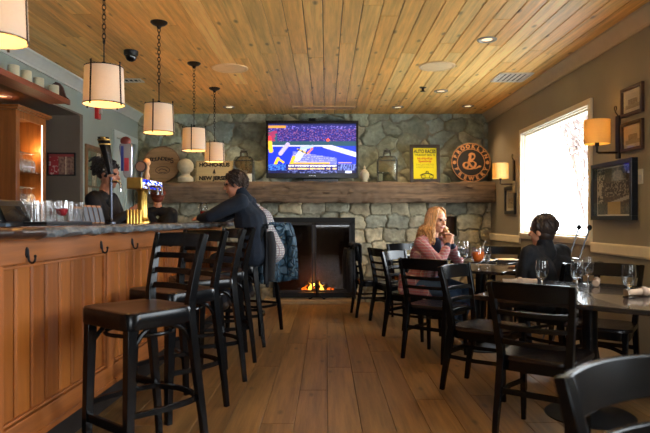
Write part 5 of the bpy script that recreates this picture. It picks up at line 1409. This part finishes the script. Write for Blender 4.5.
# ================================================================== PEOPLE
class Body:
    def __init__(s): s.caps = []; s.mb = MB()
    def cap(s, A, ra, B, rb, tg): s.caps.append(('c', Vector(A), ra, Vector(B), rb, tg)); s.mb.capsule(A, ra, B, rb)
    def ell(s, c, r, tg, R=None):
        R = R or Matrix.Identity(3); s.caps.append(('e', Vector(c), r, R, None, tg))
        s.mb.ball((0, 0, 0), r, 16, M=Matrix.Translation(c) @ R.to_4x4())
    def chain(s, pts, tg):
        for (a, ra), (c, rc) in zip(pts[:-1], pts[1:]): s.cap(a, ra, c, rc, tg)
    def head(s, c, yaw=0, pitch=0, k=1.0, skin='skin'):
        R = Matrix.Rotation(yaw, 3, 'Z') @ Matrix.Rotation(pitch, 3, 'X'); c = Vector(c); s.hc = c; s.hR = R; s.hk = k
        P = lambda x, y, z: c+R @ (Vector((x, y, z))*k)
        s.ell(P(0, -.012, .025), (.074*k, .092*k, .088*k), skin, R)
        s.ell(P(0, .022, -.035), (.058*k, .062*k, .078*k), skin, R)
        s.ell(P(0, .052, -.088), (.026*k, .024*k, .022*k), skin, R)       # chin
        s.cap(P(0, .080, .012), .008*k, P(0, .100, -.022), .013*k, skin)  # nose
        for q in (-1, 1):
            s.ell(P(q*.073, -.005, -.008), (.010*k, .020*k, .032*k), skin, R)   # ears
            s.ell(P(q*.036, .055, -.028), (.024*k, .022*k, .022*k), skin, R)    # cheeks
            s.cap(P(q*.015, .081, .030), .007*k, P(q*.045, .070, .030), .007*k, skin)  # brow
            s.ell(P(q*.031, .076, .013), (.012*k, .008*k, .007*k), 'eye', R)
        s.cap(P(-.018, .080, -.056), .006*k, P(.018, .080, -.056), .006*k, 'lip')
    def hand(s, W, d, n, side=1, curl=.5, skin='skin', spread=.25):
        """W wrist, d finger direction, n palm normal (palm side)"""
        W = Vector(W); d = Vector(d).normalized(); n = (Vector(n)-d*Vector(n).dot(d)).normalized(); a = d.cross(n)*side
        for q in (-.026, -.009, .009, .026): s.cap(W+a*q*.6+d*.012, .013, W+a*q+d*.075, .011, skin)
        for i, (q, L) in enumerate(((-.029, .062), (-.010, .074), (.010, .08), (.029, .072))):
            p = W+a*q+d*.078; dd = (d+a*q*spread*4).normalized(); r = .0082
            for k_ in range(3):
                ang = curl*(.6+.5*k_); dd = (dd*math.cos(ang)+n*math.sin(ang)).normalized(); e = p+dd*L*(.42, .32, .26)[k_]
                s.cap(p, r, e, r*.92, skin); p = e; r *= .92
        p = W+a*.024+d*.02
        t1 = p+(a*.6+d*.6+n*.45).normalized()*.042; t2 = t1+(a*.15+d*.8+n*(.4+curl*.5)).normalized()*.034
        s.cap(p, .0125, t1, .0105, skin); s.cap(t1, .0105, t2, .0088, skin)
    def finish(s, parent, mats, voxel=.008, name='body', it=3):
        order = list(mats.keys()); o = s.mb.build(name, [mats[k] for k in order], None, smooth=0)
        m = o.modifiers.new('r', 'REMESH'); m.mode = 'VOXEL'; m.voxel_size = voxel
        sm = o.modifiers.new('s', 'SMOOTH'); sm.factor = .5; sm.iterations = it
        dg = bpy.context.evaluated_depsgraph_get(); dg.update()
        me = bpy.data.meshes.new_from_object(o.evaluated_get(dg)); bpy.data.objects.remove(o)
        me.materials.clear()
        for k in order: me.materials.append(mats[k])
        nF = len(me.polygons); co = np.empty(nF*3); me.polygons.foreach_get('center', co); co = co.reshape(-1, 3)
        best = np.full(nF, 1e9); idx = np.zeros(nF, int)
        for cp in s.caps:
            if cp[0] == 'c':
                A, ra, B, rb = np.array(cp[1]), cp[2], np.array(cp[3]), cp[4]; d = B-A; L2 = d @ d+1e-9
                u = np.clip((co-A) @ d/L2, 0, 1); q = np.linalg.norm(co-A-u[:, None]*d, axis=1)-(ra+(rb-ra)*u)
            else:
                R = np.array(cp[3]); q = (co-np.array(cp[1])) @ R; q = (np.linalg.norm(q/np.array(cp[2]), axis=1)-1)*min(cp[2])
            if cp[5] in ('eye', 'lip'): q = q-.002
            mk = q < best; best[mk] = q[mk]; idx[mk] = order.index(cp[5])
        me.polygons.foreach_set('material_index', idx.tolist()); me.polygons.foreach_set('use_smooth', [True]*nF)
        o = bpy.data.objects.new(name, me); COL.objects.link(o); o.parent = parent
        return o
def hair_mesh(body, parent, mtl, style, seed=1):
    c, R, k = body.hc, body.hR, body.hk; r = random.Random(seed); b = MB()
    P = lambda x, y, z: c+R @ (Vector((x, y, z))*k)
    M_ = Matrix.Translation(P(0, -.022, .036)) @ R.to_4x4()
    if style == 'short':
        b.ball((0, 0, 0), (.089*k, .100*k, .096*k), 22, M=M_)
        for i in range(260):
            th = r.uniform(0, 2*PI); ph = r.uniform(-.35, 1.45); v = Vector((math.cos(th)*math.cos(ph)*.080, math.sin(th)*math.cos(ph)*.090-.022, math.sin(ph)*.088+.036))
            if v.y > .045 and v.z < .07: continue
            if v.y > -.02 and v.z < .01: continue
            b.sweep([P(*v), P(v.x*1.10+r.uniform(-.006, .006), v.y*1.05-.004, v.z*1.04+.004), P(v.x*1.13+r.uniform(-.012, .012), v.y*1.06-.010, v.z-.012)], .0075*k, seg=5, radii=[1, .9, .3])
        b.ball((0, 0, 0), (.074*k, .062*k, .075*k), 16, M=Matrix.Translation(P(0, -.030, -.018)) @ R.to_4x4())
    if style == 'curly':
        b.ball((0, 0, 0), (.086*k, .096*k, .088*k), 20, M=M_)
        for i in range(190):
            th = r.uniform(0, 2*PI); ph = r.uniform(-.75, 1.5); v = Vector((math.cos(th)*math.cos(ph)*.086, math.sin(th)*math.cos(ph)*.096-.022, math.sin(ph)*.092+.03))
            if v.y > .03 and v.z < .065: continue
            if v.z < -.02 and v.y > -.02: continue
            a0 = r.uniform(0, 6); rad = r.uniform(.010, .016)
            pts = [P(v.x*1.04+rad*math.cos(a0+q), v.y*1.04+rad*math.sin(a0+q)*.6, v.z+rad*math.sin(a0+q)) for q in (0, 1.2, 2.4, 3.6, 4.8)]
            b.sweep(pts, .0075*k, seg=5, radii=[.5, 1, 1, 1, .4])
    if style == 'bun':
        b.ball((0, 0, 0), (.084*k, .096*k, .090*k), 20, M=M_); b.ball((0, 0, 0), (.055*k, .05*k, .055*k), 16, M=Matrix.Translation(P(0, -.105, .085)) @ R.to_4x4())
        for i in range(150):
            th = r.uniform(0, 2*PI); ph = r.uniform(-.6, 1.5); v = Vector((math.cos(th)*math.cos(ph)*.084, math.sin(th)*math.cos(ph)*.096-.022, math.sin(ph)*.092+.034))
            if v.y > .03 and v.z < .06: continue
            if v.z < -.01 and v.y > -.02: continue
            a0 = r.uniform(0, 6); rad = .014
            b.sweep([P(v.x*1.05+rad*math.cos(a0+q), v.y*1.05+rad*math.sin(a0+q)*.6, v.z+rad*math.sin(a0+q)) for q in (0, 1.3, 2.6, 3.9)], .009*k, seg=5, radii=[.5, 1, 1, .4])
        for i in range(40):
            a0 = r.uniform(0, 6); v = Vector((r.uniform(-.05, .05), -.105+r.uniform(-.05, .04), .085+r.uniform(-.05, .05)))
            b.sweep([P(v.x+.014*math.cos(a0+q), v.y+.012*math.sin(a0+q), v.z+.014*math.sin(a0+q)) for q in (0, 1.3, 2.6, 3.9)], .009*k, seg=5, radii=[.5, 1, 1, .4])
    if style == 'long':
        b.ball((0, 0, 0), (.086*k, .098*k, .088*k), 24, M=Matrix.Translation(P(0, -.03, .042)) @ R.to_4x4())
        for i in range(230):
            a0 = r.uniform(-PI*.98, PI*.0)*1.0       # around the back, from ear to ear
            a = r.uniform(-PI-.75, .75)
            rx, ry = math.cos(a), math.sin(a)
            if ry > .30: rx *= 1.0
            fr = max(0, ry)
            L = r.uniform(.13, .24)
            top = (rx*.03, ry*.04+.0, .128)
            side = (rx*.088, ry*.098-.02, .045)
            low = (rx*.098, ry*.095-.025, -.05)
            ph = r.uniform(0, 6); pts = [P(*top), P(rx*.066, ry*.078-.012, .105), P(*side), P(*low)]
            for q in range(1, 6):
                u = q/5; sp = .108+.034*u+r.uniform(-.012, .012)
                w_ = .017*math.sin(ph+q*1.5)
                pts.append(P(rx*sp+w_, ry*(sp+.0)-.03+(.02 if fr > 0 else -.01)*u, -.05-L*u*.8))
            b.sweep(pts, .0105*k, seg=5, radii=[.5, .9, 1, 1, 1, 1, .9, .7, .25][:len(pts)])
    return b.build('hair', mtl, parent, smooth=70)

def torso(B, hip, chest, neck, sh, tg, wid=1.0, dep=1.0, hips=True):
    hip, chest, neck = Vector(hip), Vector(chest), Vector(neck)
    for s_ in (-1, 1):
        o = Vector((s_*.075*wid, 0, 0)); o2 = Vector((s_*.085*wid, 0, 0))
        if hips: B.cap(hip+o, .105*dep, (hip+chest)/2+o*.7, .10*dep, tg)
        B.cap((hip+chest)/2+o*.7, .10*dep, chest+o2, .112*dep, tg)
        B.cap(chest+o2, .112*dep, Vector(sh[0 if s_ < 0 else 1])*.8+neck*.2, .062, tg)
        B.cap(Vector(sh[0 if s_ < 0 else 1])-Vector((s_*.01, 0, 0)), .058, neck+Vector((0, -.01, -.045)), .055, tg)
def person_thing(label, x, y, fx, fy, z=0): return thing('person', label, 'person', (x, y, z), frot(fx, fy))

# --- woman in plaid
PLAID = plaid_mat('pink_plaid_wool', (172, 96, 92), (118, 72, 92), (206, 176, 160), 34)
JEAN = mat('blue_denim', (60, 86, 118), rough=.85, var=.15, scale=50); NAVY = mat('navy_knit', (24, 28, 48), rough=.9, var=.15, scale=60)
t = person_thing('woman in pink plaid jacket with long blond hair, hands clasped under her chin', .97, 5.93, .77, -.64)
B = Body(); sh = [(-.195, .09, .965), (.195, .09, .965)]
torso(B, (0, -.02, .56), (0, .06, .84), (0, .12, 1.05), sh, 'coat', 1.2, 1.12)
B.cap((0, .115, 1.0), .05, (0, .135, 1.09), .046, 'skin'); B.cap((0, .165, .80), .05, (0, .155, .97), .05, 'navy')
B.head((0, .165, 1.185), yaw=-.22, pitch=-.14, k=1.02)
for q, el, wr in ((-1, (-.19, .30, .79), (-.04, .30, .955)), (1, (.19, .30, .79), (.045, .31, .95))):
    s0 = Vector(sh[0 if q < 0 else 1]); B.chain([(s0, .064), ((s0+Vector(el))/2+Vector((q*.02, 0, 0)), .058), (Vector(el), .052)], 'coat')
    w_ = Vector(wr); m_ = Vector(el)+(w_-Vector(el))*.72; B.cap(el, .05, m_, .044, 'coat'); B.cap(m_, .038, w_-(w_-m_)*.25, .034, 'navy'); B.cap(w_-(w_-m_)*.4, .026, w_, .022, 'skin')
B.hand((-.04, .30, .955), (.25, -.12, 1), (1, .0, -.1), side=-1, curl=.75); B.hand((.045, .31, .95), (-.35, -.05, 1), (-1, -.1, -.1), side=1, curl=.85)
for q in (-1, 1):
    B.chain([((q*.10, 0, .54), .095), ((q*.11, .22, .535), .082), ((q*.11, .42, .50), .062)], 'jean')
    B.chain([((q*.11, .42, .50), .062), ((q*.11, .40, .33), .056), ((q*.11, .34, .13), .042)], 'jean'); B.chain([((q*.11, .34, .14), .045), ((q*.11, .35, .06), .045), ((q*.115, .45, .035), .034)], 'boot')
    B.cap((q*.1, -.05, .50), .10, (q*.13, .12, .50), .085, 'coat'); B.cap((q*.13, -.14, .62), .05, (q*.16, -.12, .50), .06, 'coat')
B.finish(t, {'coat': PLAID, 'skin': SKIN, 'navy': NAVY, 'jean': JEAN, 'boot': mat('tan_suede', (170, 130, 90), rough=.9, var=.1), 'eye': EYE, 'lip': LIP}, .0065)
hair_mesh(B, t, mat('blond_hair', (200, 150, 98), rough=.4, var=.5, scale=45, stretch=(3, 3, .5)), 'long', 4)
b = MB(); b.sweep([(.06+.032*math.cos(a), .31+.03*math.sin(a), .93+.006*math.sin(a)) for a in [2*PI*k/16 for k in range(16)]], .004, seg=6, closed=True, up=(0, 0, 1)); b.build('bracelet', BLK, t)

# --- boy in black
t = person_thing('boy in a black pullover with short brown hair seen from behind', 1.83, 4.80, -.48, .88)
BLKC = mat('black_fleece', (22, 23, 27), rough=.9, var=.25, scale=14, bump=.3, bscale=40); DKP = mat('dark_trousers', (30, 32, 40), rough=.9, var=.1)
B = Body(); sh = [(-.205, .05, .925), (.205, .05, .925)]
torso(B, (0, -.02, .56), (0, .03, .79), (0, .065, .975), sh, 'shirt', 1.38, 1.18)
B.chain([((0, .05, .93), .085), ((0, .06, 1.0), .066), ((0, .068, 1.035), .056)], 'shirt'); B.cap((0, .065, .98), .045, (0, .075, 1.03), .044, 'skin')
B.head((0, .09, 1.10), yaw=.30, pitch=-.06, k=1.10)
for q in (-1, 1):
    s0 = Vector(sh[0 if q < 0 else 1]); el = Vector((q*.215, .10, .70)); wr = Vector((q*.06, .28, .79)); B.chain([(s0, .062), ((s0+el)/2+Vector((q*.02, -.01, 0)), .056), (el, .05), (wr, .036)], 'shirt')
    B.hand(wr, (-q*.3, 1, 0), (0, 0, -1), side=q, curl=.25)
    B.chain([((q*.09, 0, .54), .09), ((q*.1, .22, .53), .078), ((q*.1, .40, .49), .058), ((q*.1, .38, .3), .052), ((q*.1, .33, .1), .04)], 'pants'); B.chain([((q*.1, .33, .06), .042), ((q*.1, .44, .035), .034)], 'shoe')
B.finish(t, {'shirt': BLKC, 'skin': SKIN, 'pants': DKP, 'shoe': mat('grey_shoe', (70, 72, 78), rough=.7), 'eye': EYE, 'lip': LIP}, .008)
hair_mesh(B, t, mat('brown_hair', (50, 37, 31), rough=.5, var=.3, scale=50), 'short', 2)

# --- man at the bar
def bar_sitter(label, x, y, shirt, hairm, hstyle, seed, fx=-1, fy=0, lean=0.0):
    t = person_thing(label, x, y, fx, fy)
    B = Body(); sh = [(-.21, .09+lean, 1.36), (.21, .09+lean, 1.36)]
    torso(B, (0, -.0, .87), (0, .03+lean*.6, 1.18), (0, .12+lean, 1.43), sh, 'shirt', 1.22, 1.28)
    B.cap((0, .10+lean, 1.38), .055, (0, .15+lean, 1.46), .052, 'skin'); B.cap((0, .10+lean, 1.39), .085, (0, .125+lean, 1.445), .066, 'shirt'); B.head((0, .185+lean, 1.53), yaw=.25, pitch=-.18, k=1.06)
    for q in (-1, 1):
        s0 = Vector(sh[0 if q < 0 else 1]); el = Vector((q*.24, .36+lean*.4, 1.225)); wr = Vector((q*.06, .50+lean*.4, 1.212)); B.chain([(s0, .080), ((s0+el)/2+Vector((q*.02, 0, -.0)), .070), (el, .060), (wr, .042)], 'shirt')
        B.hand(wr, (-q*.8, .5, 0), (0, 0, -1), side=q, curl=.3)
        B.chain([((q*.10, 0, .86), .10), ((q*.12, .20, .85), .085), ((q*.13, .34, .82), .064), ((q*.13, .33, .62), .056), ((q*.13, .27, .40), .042)], 'pants'); B.chain([((q*.13, .26, .39), .045), ((q*.13, .37, .37), .036)], 'shoe')
    B.finish(t, {'shirt': shirt, 'skin': SKIN2, 'pants': DKP, 'shoe': mat('brown_shoe', (56, 40, 30), rough=.6), 'eye': EYE, 'lip': LIP}, .0085)
    hair_mesh(B, t, hairm, hstyle, seed)
    return t, B
GREYH = mat('dark_curly_hair', (58, 46, 40), rough=.6, var=.4, scale=40)
t, B = bar_sitter('man in a dark navy sweater with curly dark hair leaning on the bar', -.69, 5.66, mat('navy_sweater', (24, 33, 46), rough=.95, var=.15, scale=30, bump=.3, bscale=120), GREYH, 'curly', 3, -.99, .05)
b = MB(); c, R = B.hc, B.hR
for q in (-1, 1):
    Pn = lambda x, y, z: c+R @ Vector((x, y, z)); b.sweep([Pn(q*.034+.021*math.cos(a), .094, .013+.016*math.sin(a)) for a in [2*PI*k/14 for k in range(14)]], .0022, seg=5, closed=True, up=(0, 1, 0)); b.sweep([Pn(q*.055, .092, .016), Pn(q*.08, .03, .016), Pn(q*.082, -.01, .008)], .0022, seg=5)
b.sweep([Pn(-.013, .096, .016), Pn(.013, .096, .016)], .002, seg=5); b.build('glasses', BLK, t)
bar_sitter('person in a light plaid shirt mostly hidden behind the man at the bar', -.56, 6.27, plaid_mat('pale_plaid_cotton', (196, 196, 190), (96, 110, 130), (150, 96, 92), 40), mat('dark_hair', (40, 32, 28), rough=.6, var=.3), 'short', 5, -.99, .05, .21)

def stander(label, x, y, fx, fy, k, shirt, hairm, hstyle, arms, seed, yaw=0, skin=SKIN):
    t = person_thing(label, x, y, fx, fy)
    B = Body(); v = lambda a, c, d: Vector((a*k, c*k, d*k)); sh = [v(-.18, .0, 1.36), v(.18, .0, 1.36)]
    torso(B, v(0, 0, .98), v(0, .01, 1.22), v(0, .02, 1.44), sh, 'shirt', 1.0*k, 1.0*k)
    B.cap(v(0, .015, 1.41), .05, v(0, .03, 1.48), .047, 'skin'); B.head(v(0, .05, 1.575), yaw=yaw, pitch=-.12, k=1.0*k)
    for q, (el, wr) in zip((-1, 1), arms):
        s0 = sh[0 if q < 0 else 1]; el, wr = v(*el), v(*wr); B.chain([(s0, .06), ((s0+el)/2, .052), (el, .045)], 'shirt'); mid = el+(wr-el)*.85; B.cap(el, .043, mid, .034, 'shirt'); B.cap(mid, .032, wr, .025, 'skin')
        B.hand(wr, (wr-el), (-q, 0, -.6), side=q, curl=.6)
        B.chain([(v(q*.09, 0, .94), .10*k), (v(q*.10, .01, .72), .082*k), (v(q*.10, .02, .50), .06*k), (v(q*.10, .0, .3), .055*k), (v(q*.10, -.01, .1), .042*k)], 'pants'); B.chain([(v(q*.10, -.01, .05), .045), (v(q*.11, .12, .035), .036)], 'shoe')
    B.finish(t, {'shirt': shirt, 'skin': skin, 'pants': DKP, 'shoe': mat('black_shoe', (20, 20, 22), rough=.5), 'eye': EYE, 'lip': LIP}, .0085)
    hair_mesh(B, t, hairm, hstyle, seed)
    return t
stander('bartender in black with dark curly hair in a bun, behind the taps', -1.90, 5.02, .97, -.1, 1.0, BLKC, mat('black_hair', (30, 24, 24), rough=.5, var=.3, scale=40), 'bun', (((-.22, .10, 1.12), (-.12, .26, 1.24)), ((.22, .10, 1.12), (.06, .27, 1.26))), 7, skin=SKIN2)
stander('person with auburn hair and dark top half hidden by the brass tower', -1.94, 6.80, -.35, 1, .93, BLKC, mat('auburn_hair', (124, 56, 36), rough=.5, var=.3, scale=40), 'short', (((-.2, .08, 1.1), (-.1, .25, 1.15)), ((.2, .08, 1.1), (.1, .25, 1.15))), 9)

# ================================================================== CAMERA
cam = bpy.data.cameras.new('Camera'); co = bpy.data.objects.new('Camera', cam); COL.objects.link(co)
co.location = (0, 0, HC); co.rotation_euler = (PI/2, 0, 0)
cam.sensor_width = 36; cam.lens = F/650*36; cam.shift_x = -1/650; cam.shift_y = 2.5/650; cam.clip_start = .05
cam.dof.use_dof = True; cam.dof.focus_distance = 4.6; cam.dof.aperture_fstop = 3.2
S.camera = co
S.view_settings.view_transform = 'Standard'; S.view_settings.look = 'None'; S.view_settings.gamma = 1; S.view_settings.exposure = .28
S.view_settings.use_curve_mapping = False
S.cycles.use_denoising = True; S.cycles.max_bounces = 10; S.cycles.transparent_max_bounces = 16; S.cycles.transmission_bounces = 10; S.cycles.diffuse_bounces = 5
S.cycles.sample_clamp_indirect = 4; S.cycles.caustics_refractive = False; S.cycles.caustics_reflective = False
